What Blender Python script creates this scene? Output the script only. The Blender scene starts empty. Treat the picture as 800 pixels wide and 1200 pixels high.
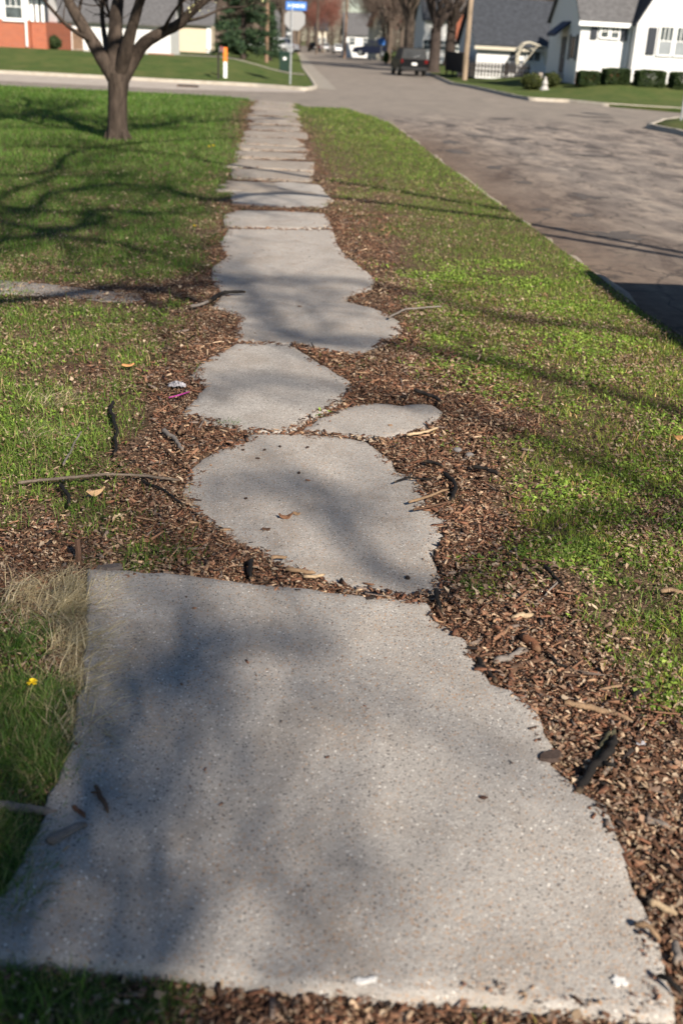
import bpy, bmesh, math, random
import numpy as np
from mathutils import Vector, Matrix, geometry
R=math.radians
random.seed(7); rng=np.random.default_rng(11)
sc=bpy.context.scene; C=sc.collection
# ------------------------------------------------------------ camera, sky, sun, exposure
F=1263.; EYE=1.8; YAW=R(4.35); PITCH=R(23.54); ROLL=R(2.98)
fw=np.array([math.sin(YAW)*math.cos(PITCH),math.cos(YAW)*math.cos(PITCH),-math.sin(PITCH)])
_r=np.array([math.cos(YAW),-math.sin(YAW),0]); _u=np.cross(_r,fw)
rt=math.cos(ROLL)*_r+math.sin(ROLL)*_u; up=-math.sin(ROLL)*_r+math.cos(ROLL)*_u
cam_d=bpy.data.cameras.new('camera'); cam=bpy.data.objects.new('camera',cam_d); C.objects.link(cam)
cam.matrix_world=Matrix(((rt[0],up[0],-fw[0],0),(rt[1],up[1],-fw[1],0),(rt[2],up[2],-fw[2],EYE),(0,0,0,1)))
cam_d.sensor_fit='VERTICAL'; cam_d.sensor_height=36; cam_d.lens=36*F/1200; cam_d.clip_start=.05; cam_d.clip_end=5000
cam_d.dof.use_dof=True; cam_d.dof.focus_distance=4.6; cam_d.dof.aperture_fstop=2.5
sc.camera=cam
SAZ=R(25); SEL=R(34)                       # the sun stands behind the camera, to its right
sdir=Vector((math.sin(SAZ)*math.cos(SEL),-math.cos(SAZ)*math.cos(SEL),math.sin(SEL)))
w=bpy.data.worlds.new('World'); sc.world=w; w.use_nodes=True
nt=w.node_tree; nt.nodes.clear()
sky=nt.nodes.new('ShaderNodeTexSky'); sky.sky_type='NISHITA'; sky.sun_disc=False
sky.sun_elevation=SEL; sky.sun_rotation=math.pi-SAZ
sky.air_density=1.0; sky.dust_density=.1; sky.ozone_density=3
bg=nt.nodes.new('ShaderNodeBackground'); bg.inputs[1].default_value=.05
out=nt.nodes.new('ShaderNodeOutputWorld'); nt.links.new(sky.outputs[0],bg.inputs[0]); nt.links.new(bg.outputs[0],out.inputs[0])
sun_d=bpy.data.lights.new('sun','SUN'); sun_d.energy=5.0; sun_d.angle=R(.7); sun_d.color=(1,.905,.785)
sun=bpy.data.objects.new('sun',sun_d); C.objects.link(sun); sun.rotation_euler=sdir.to_track_quat('Z','Y').to_euler(); sun.location=(10,-10,20)
vs=sc.view_settings; vs.view_transform='Standard'; vs.look='None'; vs.gamma=1; vs.exposure=.95; vs.use_curve_mapping=False
try: sc.cycles.max_bounces=5; sc.cycles.diffuse_bounces=3; sc.cycles.transparent_max_bounces=6
except Exception: pass

# ------------------------------------------------------------ placing: where a sight line meets the ground or a wall
def ray(x,y):
    d=fw*F+rt*(x-400)-up*(y-600); return d
def G(x,y,z=0.):
    d=ray(x,y); t=(z-EYE)/d[2]; return np.array([d[0]*t,d[1]*t,z])
def at(x,y,Y):
    d=ray(x,y); t=Y/d[1]; return np.array([d[0]*t,Y,EYE+d[2]*t])
def proj(X,Y,Z=0.):
    dx=X; dy=Y; dz=Z-EYE
    z=dx*fw[0]+dy*fw[1]+dz*fw[2]; z=np.maximum(z,.3)
    return 400+F*(dx*rt[0]+dy*rt[1]+dz*rt[2])/z, 600-F*(dx*up[0]+dy*up[1]+dz*up[2])/z
def hash2(ix,iy,s):
    n=(ix.astype(np.int64)*374761393+iy.astype(np.int64)*668265263+s*1274126177)&0xffffffff
    n=((n^(n>>13))*1274126177)&0xffffffff; n=n^(n>>16); return (n&0xffff)/65535.
def vnoise(x,y,f,s=0):
    x=np.asarray(x,float)*f; y=np.asarray(y,float)*f
    ix=np.floor(x); iy=np.floor(y); fx=x-ix; fy=y-iy; fx=fx*fx*(3-2*fx); fy=fy*fy*(3-2*fy)
    ix=ix.astype(np.int64); iy=iy.astype(np.int64)
    a=hash2(ix,iy,s); b=hash2(ix+1,iy,s); c=hash2(ix,iy+1,s); d=hash2(ix+1,iy+1,s)
    return (a*(1-fx)+b*fx)*(1-fy)+(c*(1-fx)+d*fx)*fy
def fbm(x,y,f,s=0,o=3):
    v=0;a=.5;t=0
    for i in range(o): v=v+a*vnoise(x,y,f*2**i,s+i); t+=a; a*=.5
    return v/t
def sstep(a,b,x):
    t=np.clip((np.asarray(x,float)-a)/(b-a),0,1); return t*t*(3-2*t)
# ------------------------------------------------------------ object helpers
def tag(o,label=None,cat=None,group=None,kind=None):
    if label: o['label']=label
    if cat: o['category']=cat
    if group: o['group']=group
    if kind: o['kind']=kind
    return o
def thing(name,label,cat,loc=(0,0,0),rz=0,group=None):
    o=bpy.data.objects.new(name,None); C.objects.link(o); o.location=loc; o.rotation_euler=(0,0,rz); o.empty_display_size=.1
    return tag(o,label,cat,group)
def link(name,me,mat=None,parent=None):
    o=bpy.data.objects.new(name,me); C.objects.link(o)
    if mat: me.materials.append(mat)
    if parent: o.parent=parent
    return o
def npmesh(name,V,faces,mat,parent=None,col=None,smooth=False):
    """faces: list of int arrays (n,k) that may mix sizes"""
    me=bpy.data.meshes.new(name); V=np.asarray(V,np.float32).reshape(-1,3)
    me.vertices.add(len(V)); me.vertices.foreach_set('co',V.ravel())
    starts=[];idx=[];p=0
    for f in faces:
        f=np.asarray(f,np.int32)
        if f.size==0: continue
        k=f.shape[1]; starts.append(p+np.arange(len(f))*k); idx.append(f.ravel()); p+=f.size
    starts=np.concatenate(starts).astype(np.int32); idx=np.concatenate(idx).astype(np.int32)
    me.loops.add(len(idx)); me.loops.foreach_set('vertex_index',idx)
    me.polygons.add(len(starts)); me.polygons.foreach_set('loop_start',starts)
    if smooth: me.polygons.foreach_set('use_smooth',np.ones(len(starts),bool))
    if col is not None:
        a=me.color_attributes.new('Col','FLOAT_COLOR','POINT'); c=np.ones((len(V),4),np.float32); c[:,:3]=col; a.data.foreach_set('color',c.ravel())
    me.update(calc_edges=True); me.validate()
    return link(name,me,mat,parent)
class MB:
    def __init__(s): s.v=[]; s.f=[]; s.n=0; s.c=[]
    def add(s,V,F_,c=None):
        s.v+= [tuple(p) for p in V]; s.f+=[tuple(i+s.n for i in f) for f in F_]; s.n+=len(V)
        if c is not None: s.c+=[c]*len(V)
        return s
    def box(s,x0,x1,y0,y1,z0,z1,c=None):
        return s.add([(x0,y0,z0),(x1,y0,z0),(x1,y1,z0),(x0,y1,z0),(x0,y0,z1),(x1,y0,z1),(x1,y1,z1),(x0,y1,z1)],
          [(3,2,1,0),(4,5,6,7),(0,1,5,4),(1,2,6,5),(2,3,7,6),(3,0,4,7)],c)
    def prism(s,pts,off,c=None):
        n=len(pts); P=[np.array(p,float) for p in pts]; Q=[p+np.array(off,float) for p in P]
        return s.add(P+Q,[tuple(range(n))[::-1],tuple(range(n,2*n))]+[(i,(i+1)%n,n+(i+1)%n,n+i) for i in range(n)],c)
    def tube(s,pts,rad,k=6,c=None,cap=True):
        P=[np.array(p,float) for p in pts]; n=len(P)
        if np.isscalar(rad): rad=[rad]*n
        V=[];prev=None
        for i,p in enumerate(P):
            t=P[min(i+1,n-1)]-P[max(i-1,0)]; t=t/(np.linalg.norm(t)+1e-9)
            if prev is None:
                a=np.array([0,0,1.]) if abs(t[2])<.9 else np.array([1.,0,0])
                prev=np.cross(t,a)
            nx=prev-t*np.dot(prev,t); nx/=np.linalg.norm(nx)+1e-9; prev=nx; ny=np.cross(t,nx)
            for j in range(k):
                a=2*math.pi*j/k; V.append(p+rad[i]*(math.cos(a)*nx+math.sin(a)*ny))
        Fs=[(i*k+j,i*k+(j+1)%k,(i+1)*k+(j+1)%k,(i+1)*k+j) for i in range(n-1) for j in range(k)]
        if cap and k>2: Fs+=[tuple(range(k))[::-1],tuple((n-1)*k+j for j in range(k))]
        return s.add(V,Fs,c)
    def disc(s,c0,ax,r,t,k=20,r2=None):
        c0=np.array(c0,float);ax=np.array(ax,float); return s.tube([c0-ax*t/2,c0+ax*t/2],[r,r2 or r],k)
    def build(s,name,mat,parent=None,smooth=False,bevel=0,seg=2):
        me=bpy.data.meshes.new(name); me.from_pydata([tuple(map(float,p)) for p in s.v],[],s.f); 
        if s.c and len(s.c)==len(s.v):
            a=me.color_attributes.new('Col','FLOAT_COLOR','POINT'); c=np.ones((len(s.v),4),np.float32); c[:,:3]=np.array(s.c); a.data.foreach_set('color',c.ravel())
        bm=bmesh.new(); bm.from_mesh(me); bmesh.ops.recalc_face_normals(bm,faces=bm.faces)
        if bevel: bmesh.ops.bevel(bm,geom=list(bm.edges),offset=bevel,segments=seg,affect='EDGES',clamp_overlap=True)
        bm.to_mesh(me); bm.free()
        if smooth: me.polygons.foreach_set('use_smooth',np.ones(len(me.polygons),bool))
        me.update(); return link(name,me,mat,parent)
def copy_tree(o,parent=None):
    c=o.copy(); C.objects.link(c)
    if parent: c.parent=parent
    for ch in [x for x in bpy.data.objects if x.parent==o]: copy_tree(ch,c)
    return c
# ------------------------------------------------------------ materials
class Mt:
    def __init__(s,name,rough=.8,spec=.3):
        s.m=bpy.data.materials.new(name); s.m.use_nodes=True; s.t=s.m.node_tree; s.N=s.t.nodes; s.p=s.N['Principled BSDF']
        s.p.inputs['Roughness'].default_value=rough; s.p.inputs['Specular IOR Level'].default_value=spec; s._co=None
    def L(s,a,b): s.t.links.new(a,b)
    def co(s,kind='Object'):
        if s._co is None: s._co=s.N.new('ShaderNodeTexCoord')
        return s._co.outputs[kind]
    def pos(s):
        g=s.N.new('ShaderNodeNewGeometry'); return g.outputs['Position']
    def mapped(s,vec,scale=(1,1,1),rot=(0,0,0)):
        m=s.N.new('ShaderNodeMapping'); m.inputs['Scale'].default_value=scale; m.inputs['Rotation'].default_value=rot; s.L(vec,m.inputs[0]); return m.outputs[0]
    def noise(s,vec,sc_,det=4,ro=.6,dist=0):
        n=s.N.new('ShaderNodeTexNoise'); n.inputs['Scale'].default_value=sc_; n.inputs['Detail'].default_value=det; n.inputs['Roughness'].default_value=ro; n.inputs['Distortion'].default_value=dist; s.L(vec,n.inputs['Vector']); return n.outputs['Fac']
    def vor(s,vec,sc_,feat='F1'):
        n=s.N.new('ShaderNodeTexVoronoi'); n.feature=feat; n.inputs['Scale'].default_value=sc_; s.L(vec,n.inputs['Vector']); return n
    def ramp(s,v,st):
        r=s.N.new('ShaderNodeValToRGB'); e=r.color_ramp.elements
        while len(e)<len(st): e.new(.5)
        for i,(p,c) in enumerate(st):
            e[i].position=p; e[i].color=(c,c,c,1) if not hasattr(c,'__len__') else (*c,1)
        s.L(v,r.inputs[0]); return r.outputs[0]
    def mix(s,f,a,b,mode='MIX'):
        m=s.N.new('ShaderNodeMix'); m.data_type='RGBA'; m.blend_type=mode
        for i,x in ((0,f),(6,a),(7,b)):
            if hasattr(x,'is_linked') or isinstance(x,bpy.types.NodeSocket): s.L(x,m.inputs[i])
            elif i==0: m.inputs[0].default_value=x
            else: m.inputs[i].default_value=(*x,1)
        return m.outputs[2]
    def math(s,op,a,b=0.):
        m=s.N.new('ShaderNodeMath'); m.operation=op
        for i,x in ((0,a),(1,b)):
            if isinstance(x,bpy.types.NodeSocket): s.L(x,m.inputs[i])
            else: m.inputs[i].default_value=x
        return m.outputs[0]
    def attr(s):
        a=s.N.new('ShaderNodeAttribute'); a.attribute_name='Col'; return a.outputs['Color']
    def col(s,c):
        if isinstance(c,bpy.types.NodeSocket): s.L(c,s.p.inputs['Base Color'])
        else: s.p.inputs['Base Color'].default_value=(*c,1)
        return s
    def bump(s,h,st=.5,d=.01):
        b=s.N.new('ShaderNodeBump'); b.inputs['Strength'].default_value=st; b.inputs['Distance'].default_value=d; s.L(h,b.inputs['Height']); s.L(b.outputs[0],s.p.inputs['Normal']); return s
def varied(name,c,amt=.25,scale=6,rough=.7,bump=.3,bd=.01,spec=.3,metal=0):
    m=Mt(name,rough,spec); n=m.noise(m.co(),scale,5,.65); k=np.array(c)
    m.col(m.ramp(n,[(.25,tuple(k*(1-amt))),(.75,tuple(np.minimum(k*(1+amt),.95)))]))
    if bump: m.bump(n,bump,bd)
    m.p.inputs['Metallic'].default_value=metal
    return m.m
def vcolmat(name,rough=.8,transl=0.,bumpscale=0,spec=.25):
    m=Mt(name,rough,spec); a=m.attr()
    if bumpscale:
        n=m.noise(m.co(),bumpscale,4,.7); a=m.mix(m.ramp(n,[(.3,.0),(.75,.75)]),a,m.mix(1,a,(.45,.42,.4),'MULTIPLY')); m.bump(n,.7,.004)
    m.col(a)
    if transl:
        t=m.N.new('ShaderNodeBsdfTranslucent'); m.L(m.mix(1,a,(1.3,1.35,.7),'MULTIPLY'),t.inputs[0]); x=m.N.new('ShaderNodeMixShader'); x.inputs[0].default_value=transl
        m.L(m.p.outputs[0],x.inputs[1]); m.L(t.outputs[0],x.inputs[2]); m.L(x.outputs[0],m.N['Material Output'].inputs[0])
    return m.m
M={}
M['grass']=vcolmat('grass_blade',.55,.35,spec=.3)
M['chip']=vcolmat('wood_chip',.8,0,90)
M['litter']=vcolmat('dry_leaf',.75,.15)
M['stick']=vcolmat('stick_bark',.8,0,160)
# concrete with exposed aggregate
def concrete(name,base=(.385,.358,.325),speck=True):
    m=Mt(name,.85,.25); p=m.pos()
    n1=m.noise(p,1.7,5,.6); n2=m.noise(p,60,4,.75); n3=m.noise(p,9,5,.7)
    k=np.array(base)
    c=m.ramp(n1,[(.3,tuple(k*.84)),(.7,tuple(k*1.1))])
    c=m.mix(m.ramp(n3,[(.35,0.),(.7,.35)]),c,tuple(k*np.array([.74,.73,.73])))
    c=m.mix(m.ramp(n2,[(.4,0.),(.68,.55)]),c,tuple(k*.55))
    c=m.mix(m.ramp(m.noise(p,3.3,7,.72,.8),[(.48,0.),(.66,.75)]),c,tuple(k*np.array([.66,.62,.58])))
    if speck:
        for sc_,th in ((230,.42),(125,.36),(75,.26)):
            v=m.vor(p,sc_); sep=m.N.new('ShaderNodeSeparateColor'); m.L(v.outputs['Color'],sep.inputs[0])
            inside=m.ramp(v.outputs['Distance'],[(th-.08,1.),(th,0.)])
            for ch,lo,cc in ((0,.90 if sc_==230 else .94,(.70,.66,.60)),(1,.78,(.075,.068,.065)),(2,.84,(.34,.21,.12)) ):
                s_=m.ramp(sep.outputs[ch],[(lo,0.),(lo+.02,1. if sc_<200 else .75)])
                c=m.mix(m.math('MULTIPLY',inside,s_),c,cc)
        vb=m.vor(p,190); h=m.math('ADD',m.math('MULTIPLY',vb.outputs['Distance'],-.7),m.math('MULTIPLY',n2,1.2))
        m.bump(h,.75,.0025)
    else: m.bump(n2,.5,.004)
    return m.col(c).m
M['slab']=concrete('sidewalk_concrete'); M['kerb']=concrete('kerb_concrete',(.40,.36,.30),False)
M['slab_far']=concrete('dirty_sidewalk_concrete',(.31,.275,.235)); M['path']=concrete('path_concrete',(.26,.24,.22))
M['gutter']=concrete('gutter_concrete',(.42,.37,.32),False)
M['gutter_far']=concrete('street_gutter_concrete',(.31,.28,.235),False); M['edge']=concrete('old_kerb_concrete',(.30,.25,.20),False)
# soil and turf
def soil():
    m=Mt('soil_and_turf',.95,.1); p=m.pos(); veg=m.attr()
    n=m.noise(p,26,6,.75); n2=m.noise(p,3,4,.6); v=m.vor(p,70)
    s=m.ramp(n,[(.32,(.040,.025,.017)),(.5,(.11,.068,.045)),(.68,(.24,.165,.11))])
    s=m.mix(m.ramp(v.outputs['Distance'],[(.1,.35),(.5,0.)]),s,(.16,.10,.06))
    g=m.ramp(m.noise(p,40,5,.7),[(.3,(.03,.035,.014)),(.5,(.07,.075,.028)),(.7,(.17,.14,.07))])
    far=m.mix(m.ramp(m.noise(p,.9,6,.75),[(.42,0.),(.62,.8)]),m.ramp(n2,[(.3,(.035,.075,.016)),(.7,(.075,.125,.028))]),(.13,.14,.045))
    sep=m.N.new('ShaderNodeSeparateColor'); m.L(veg,sep.inputs[0])
    c=m.mix(sep.outputs[0],s,g); c=m.mix(sep.outputs[1],c,m.mix(.75,g,far))
    m.bump(m.math('ADD',n,m.math('MULTIPLY',v.outputs['Distance'],.6)),1,.02)
    return m.col(c).m
M['soil']=soil()
def asphalt():
    m=Mt('worn_asphalt',.9,.2); p=m.pos()
    sx=m.N.new('ShaderNodeSeparateXYZ'); m.L(p,sx.inputs[0])
    n=m.noise(m.mapped(p,(1.3,.55,1)),.8,8,.72,.8); n2=m.noise(p,150,3,.8); n3=m.noise(m.mapped(p,(1,.35,1)),1.6,7,.7,.4)
    near=m.ramp(n,[(.38,(.085,.072,.065)),(.47,(.18,.152,.133)),(.55,(.235,.20,.17)),(.66,(.36,.305,.25))])
    near=m.mix(m.ramp(n3,[(.56,0.),(.66,.55)]),near,(.10,.083,.073))
    near=m.mix(m.ramp(m.noise(m.mapped(p,(1,.4,1)),2.3,6,.7),[(.50,0.),(.60,.75)]),near,(.35,.29,.235))
    # brown crumbled strip along the old kerb
    br=m.math('MULTIPLY',m.ramp(m.math('DIVIDE',sx.outputs[0],6.),[(.52,1.),(.85,0.)]),m.ramp(m.math('DIVIDE',sx.outputs[1],40.),[(.6,1.),(.8,0.)]))
    near=m.mix(m.math('MULTIPLY',br,.75),near,m.ramp(m.noise(p,7,6,.75),[(.3,(.07,.046,.033)),(.6,(.17,.115,.08)),(.78,(.30,.22,.16))]))
    # cracks
    wv=m.N.new('ShaderNodeVectorMath'); wv.operation='ADD'; nz=m.N.new('ShaderNodeTexNoise'); nz.inputs['Scale'].default_value=.8; nz.inputs['Detail'].default_value=5; m.L(p,nz.inputs[0]); m.L(p,wv.inputs[0]); 
    vm=m.N.new('ShaderNodeVectorMath'); vm.operation='SCALE'; vm.inputs['Scale'].default_value=1.6; m.L(nz.outputs['Color'],vm.inputs[0]); m.L(vm.outputs[0],wv.inputs[1])
    vc=m.vor(m.mapped(wv.outputs[0],(.55,.3,1)),1.3,'DISTANCE_TO_EDGE'); crack=m.math('MULTIPLY',m.ramp(vc.outputs['Distance'],[(.0,.8),(.022,0.)]),m.ramp(m.noise(p,.9,3),[(.38,0.),(.5,1.)]))
    near=m.mix(crack,near,(.05,.042,.038))
    far=m.ramp(n,[(.3,(.19,.165,.14)),(.7,(.28,.24,.20))])
    f=m.ramp(m.math('DIVIDE',sx.outputs[1],100.),[(.31,0.),(.37,1.)])
    c=m.mix(f,near,far)
    c=m.mix(m.ramp(n2,[(.35,.45),(.65,0.)]),c,m.mix(1,c,(.45,.45,.45),'MULTIPLY'))
    m.bump(m.math('ADD',n2,m.math('MULTIPLY',n3,2.)),.7,.01)
    return m.col(c).m
M['asphalt']=asphalt()
M['patch']=varied('asphalt_patch',(.085,.072,.064),.5,5,.9)
def bark(name,c,s=12):
    m=Mt(name,.9,.15); p=m.co(); n=m.noise(m.mapped(p,(1,1,.22)),s,6,.75); k=np.array(c)
    m.col(m.ramp(n,[(.3,tuple(k*.4)),(.5,tuple(k)),(.72,tuple(k*1.6))])); m.bump(n,.9,.03); return m.m
M['bark']=bark('tree_bark',(.062,.047,.037)); M['bark_dark']=bark('dark_bark',(.055,.042,.036)); M['bark_far']=bark('far_bark',(.11,.085,.068),4)
M['twig']=varied('twig_haze',(.13,.095,.075),.3,.6,.9,0); M['woods']=varied('far_twigs',(.12,.088,.07),.06,.6,.9,0); M['twig_red']=varied('budding_twigs',(.20,.075,.055),.35,.6,.9,0)
M['pole']=bark('pole_wood',(.27,.205,.145),5)
M['pole_dark']=bark('pole_wood_brown',(.20,.13,.09),5)
M['evergreen']=vcolmat('needles',.7,.1)
M['leaf']=vcolmat('leaves',.6,.25)
def siding(name,c):
    m=Mt(name,.55,.3); sx=m.N.new('ShaderNodeSeparateXYZ'); m.L(m.pos(),sx.inputs[0])
    fr=m.math('FRACT',m.math('MULTIPLY',sx.outputs[2],6.5)); g=m.ramp(fr,[(0.,0.),(.12,1.)]); k=np.array(c)
    m.col(m.mix(g,tuple(k*.72),tuple(k))); m.bump(fr,.6,.02); return m.m
M['white_siding']=siding('white_siding',(.70,.70,.69)); M['tan_wall']=varied('tan_siding',(.55,.45,.33),.06,3)
M['white']=varied('white_paint',(.80,.80,.78),.05,4,.45,.05); M['dark_shutter']=varied('dark_shutter',(.03,.035,.045),.2,8,.5,.1)
M['cream']=varied('cream_trim',(.48,.44,.35),.08,4)
def brick():
    m=Mt('red_brick',.85,.2); b=m.N.new('ShaderNodeTexBrick'); m.L(m.mapped(m.pos(),(1,1,1),(R(90),0,0)),b.inputs[0])
    b.inputs['Color1'].default_value=(.38,.10,.045,1); b.inputs['Color2'].default_value=(.29,.075,.038,1); b.inputs['Mortar'].default_value=(.32,.2,.15,1)
    b.inputs['Scale'].default_value=1; b.inputs['Brick Width'].default_value=.21; b.inputs['Row Height'].default_value=.075; b.inputs['Mortar Size'].default_value=.008
    return m.col(b.outputs[0]).m
M['brick']=brick()
M['roof']=varied('grey_shingles',(.095,.093,.095),.4,5,.9,.5,.02); M['roof_dark']=varied('dark_shingles',(.038,.042,.05),.45,4,.9,.5,.02); M['roof_orange']=varied('orange_roof',(.42,.17,.07),.2,8)
def glass():
    m=Mt('window_glass',.08,.8); n=m.noise(m.pos(),2,2); m.col(m.ramp(n,[(.35,(.03,.04,.045)),(.7,(.09,.11,.12))])); return m.m
M['glass']=glass(); M['curtain']=varied('net_curtain',(.24,.26,.27),.15,5,.8)
_g=Mt('car_glass',.3,.06); _g.col(_g.ramp(_g.noise(_g.pos(),2,2),[(.3,(.012,.014,.016)),(.7,(.03,.034,.038))])); M['car_glass']=_g.m
M['awning']=varied('navy_awning',(.015,.025,.06),.2,5,.6); M['galv']=varied('galvanised_steel',(.42,.43,.44),.12,9,.45,.1,metal=.5)
M['signback']=varied('bare_aluminium_sign_back',(.26,.26,.26),.06,3,.6,.05); M['blue']=varied('street_sign_blue',(.05,.17,.50),.1,5,.4,0)
M['bin']=varied('dark_green_plastic',(.015,.035,.025),.2,6,.45,.1); M['orange']=varied('orange_plastic',(.85,.20,.03),.1,8,.5,.05)
M['red']=varied('sign_red',(.55,.02,.02),.1,5,.4,0); M['black']=varied('black_rubber',(.02,.02,.021),.3,20,.8,.2)
def paint(name,c,ro=.25,coat=.5,sp=.5):
    m=Mt(name,ro,sp); m.p.inputs['Coat Weight'].default_value=coat; n=m.noise(m.co(),3,3); k=np.array(c); m.col(m.ramp(n,[(.2,tuple(k*.9)),(.8,tuple(k*1.1))])); return m.m
M['p_dark']=paint('charcoal_paint_and_shade',(.005,.005,.006),.35,.0,.12); M['p_white']=paint('white_car_paint',(.75,.75,.75)); M['p_navy']=paint('navy_car_paint',(.007,.01,.025),.4,.2,.3); M['p_silver']=paint('silver_car_paint',(.42,.43,.45))  # dark paint taken below charcoal, tree shade on the SUV put into its colour
M['lamp_red']=varied('red_lamp_lens',(.12,.008,.008),.1,20,.25,0); M['lens']=varied('clear_lamp_lens',(.6,.62,.62),.1,20,.2,0); M['chrome']=varied('rim_alloy',(.5,.5,.5),.1,10,.3,0,metal=.8)
M['fence']=bark('fence_wood',(.035,.03,.028),6); M['stone']=varied('grey_stone',(.15,.14,.135),.25,60,.85,.5,.004); M['stone_tan']=varied('tan_stone',(.24,.18,.13),.25,60,.85,.5,.004); M['statue']=varied('pale_cast_stone',(.42,.40,.38),.1,8)
M['yellow']=varied('dandelion_yellow',(.85,.60,.02),.2,80,.7,.3); M['stem']=varied('flower_stem',(.13,.22,.05),.2,30); M['pink']=varied('magenta_ribbon',(.30,.03,.20),.2,30,.4); M['foil']=varied('crumpled_film',(.30,.29,.31),.35,60,.35,.8,.01)
M['splash']=varied('dried_white_paint',(.60,.59,.57),.12,50,.7,.5,.002)
M['blossom']=varied('pale_blossom',(.62,.60,.34),.2,20,.7,0)
# ------------------------------------------------------------ plan of the place
ne=[G(0,101),G(135,107),G(270,114),G(290,115.5),G(296,119),G(320,120.5),G(349,121.5),G(356,125),G(405,127),G(437,136),G(455,143),G(468,151),G(480,160)]
ne=[p[:2] for p in ne]; XK=2.90
SW=[(-220,ne[0][1]+13)]+[tuple(p) for p in ne]+[(XK,21.5),(XK-.05,15),(XK-.01,11.4),(XK,7),(XK,2),(XK,-30),(-220,-30)]
nwL=[G(357,103),G(300,98.5),G(200,93.5),G(100,88),G(0,83)]; nwL=[p[:2] for p in nwL]
NW=[(-220,nwL[-1][1]+15)]+[tuple(p) for p in nwL[::-1]]+[(1.45,48.2),(1.72,50.2),(1.8,60),(1.9,85),(2.6,130),(3.2,180),(1,260),(-8,420),(-220,420)]
neR=[G(530,97),G(552,100.5),G(575,105.5),G(602,111.5),G(622,115),G(665,117),G(710,121.5),G(800,129)]; neR=[p[:2] for p in neR]
NE=[(13.,420),(16,260),(14.5,180),(12.6,130),(12.2,100)]+[tuple(p) for p in neR]+[(26,42.5),(220,30),(220,420)]
SE=[(11.2,-30),(11.2,20),(11.15,31),tuple(G(760,146)[:2]),tuple(G(778,139.5)[:2]),tuple(G(800,137)[:2]),(15,34.8),(26,33.5),(220,20),(220,-30)]
def lawn_h(x,y):
    x=np.asarray(x,float); y=np.asarray(y,float)
    d=np.abs(x-7)-5.6
    rise=.72*sstep(49,59,y)*sstep(0,4.5,d)-.25*sstep(62,72,y)*sstep(0,4.5,d)
    und=(fbm(x,y,.35,5)-.5)*.05*sstep(.8,2.5,np.abs(x))+(fbm(x,y,3.1,9)-.5)*.022
    return rise+und*np.where(y<38,1,.5)
# ---- grass cover, surveyed on the ground (0 bare .. 9 thick)
rows=[(60,"99999999999999999"),(112,"99999942999999999"),(130,"99999706999999999"),(160,"99999900899999999"),(200,"99999800489999999"),(250,"98889500248999999"),(300,"88788200027889999"),
(322,"75544200027889999"),(335,"31221000027889999"),(348,"62111000026888999"),(365,"87665100014778899"),(400,"64563000005666777"),(450,"85352000001346777"),
(500,"77650000000035788"),(550,"88720000000047899"),(600,"65520000000037767"),(650,"33354000000136867"),(700,"21220000000632656"),(750,"31100000000002578"),
(800,"84200000000000258"),(850,"97300000000000015"),(900,"97200000000000002"),(950,"84000000000000000"),(1000,"95000000000000000"),(1060,"92000000000000000"),(1120,"75420000000000000"),(1180,"54432000000000000"),(1260,"43322000000000000")]
ry=np.array([r[0] for r in rows],float); RM=np.array([[int(c) for c in r[1]] for r in rows],float)/9
def cover(x,y):
    px,py=proj(np.asarray(x,float),np.asarray(y,float)); px=np.clip(px,-5e3,5e3); py=np.clip(py,-5e3,5e3)
    fx=np.clip(px/50,0,15.999); ix=fx.astype(int); fx=fx-ix
    j=np.clip(np.searchsorted(ry,py)-1,0,len(ry)-2); fy=np.clip((py-ry[j])/(ry[j+1]-ry[j]),0,1)
    a=RM[j,ix]*(1-fx)+RM[j,ix+1]*fx; b=RM[j+1,ix]*(1-fx)+RM[j+1,ix+1]*fx
    c=a*(1-fy)+b*fy
    px0,_=proj(np.asarray(x,float),np.asarray(y,float)); c=np.where((px0>830)&(x>1.55)&(y<9),np.maximum(c,.8*sstep(1.4,1.9,x)),c)
    c=np.where((x<-3)&(y<7),.75,c); c=np.where(y<.9,.6,c); c=np.where(y>38,1.,c)
    return c
def cover_n(x,y):
    c=cover(x,y); n=fbm(x,y,2.2,21,3)*.6+fbm(x,y,9,31,2)*.4
    return np.clip((c-.18-(n-.5)*2.3*(1-np.abs(2*c-1)*.45)*(np.asarray(y)<16))*1.05+.05*(c>.3),0,1)
# ---- sidewalk slabs
def P(*a,z=0.): return [tuple(G(x,y,z)[:2]) for x,y in a]
zA,zB,zC=.05,.014,.02
slabs=[]
slabs.append((P((103,666),(150,668),(230,675),(300,684),(400,695),(450,700),(500,706),(517,733),(548,750),(560,780),(575,800),(600,808),(625,832),(637,850),(645,872),(643,895),(665,910),(682,927),(710,942),(718,962),(727,995),(740,1035),(758,1062),(770,1095),(780,1125),(787,1155),(792,1192),(700,1185),(600,1172),(480,1161),(400,1153),(300,1147),(200,1135),(140,1129),(0,1119),(-60,1113),(-30,1080),(15,1025),(45,970),(72,900),(88,850),(98,780),(102,720),z=zA),zA,(0,.004)))
slabs.append((P((298,507),(345,507),(400,511.5),(430,517),(445,530),(460,540),(465,553),(490,560),(500,580),(500,595),(525,610),(519,632),(508,655),(520,680),(527,702),(470,700),(420,694),(380,680),(345,670),(318,660),(300,648),(270,632),(250,618),(228,603),(214,578),(218,556),(235,537),(260,524),(280,515),z=zB),zB,(0,0)))
slabs.append((P((413,457),(410,447),(380,428),(352,410),(340,402.5),(277,402),(262,410),(232,426),(224,440),(240,452),(228,468),(212,482),(235,491),(262,499),(292,505),(330,506),(345,503),(362,490),(392,476),(402,466),z=zC),zC,(0,0)))
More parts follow.
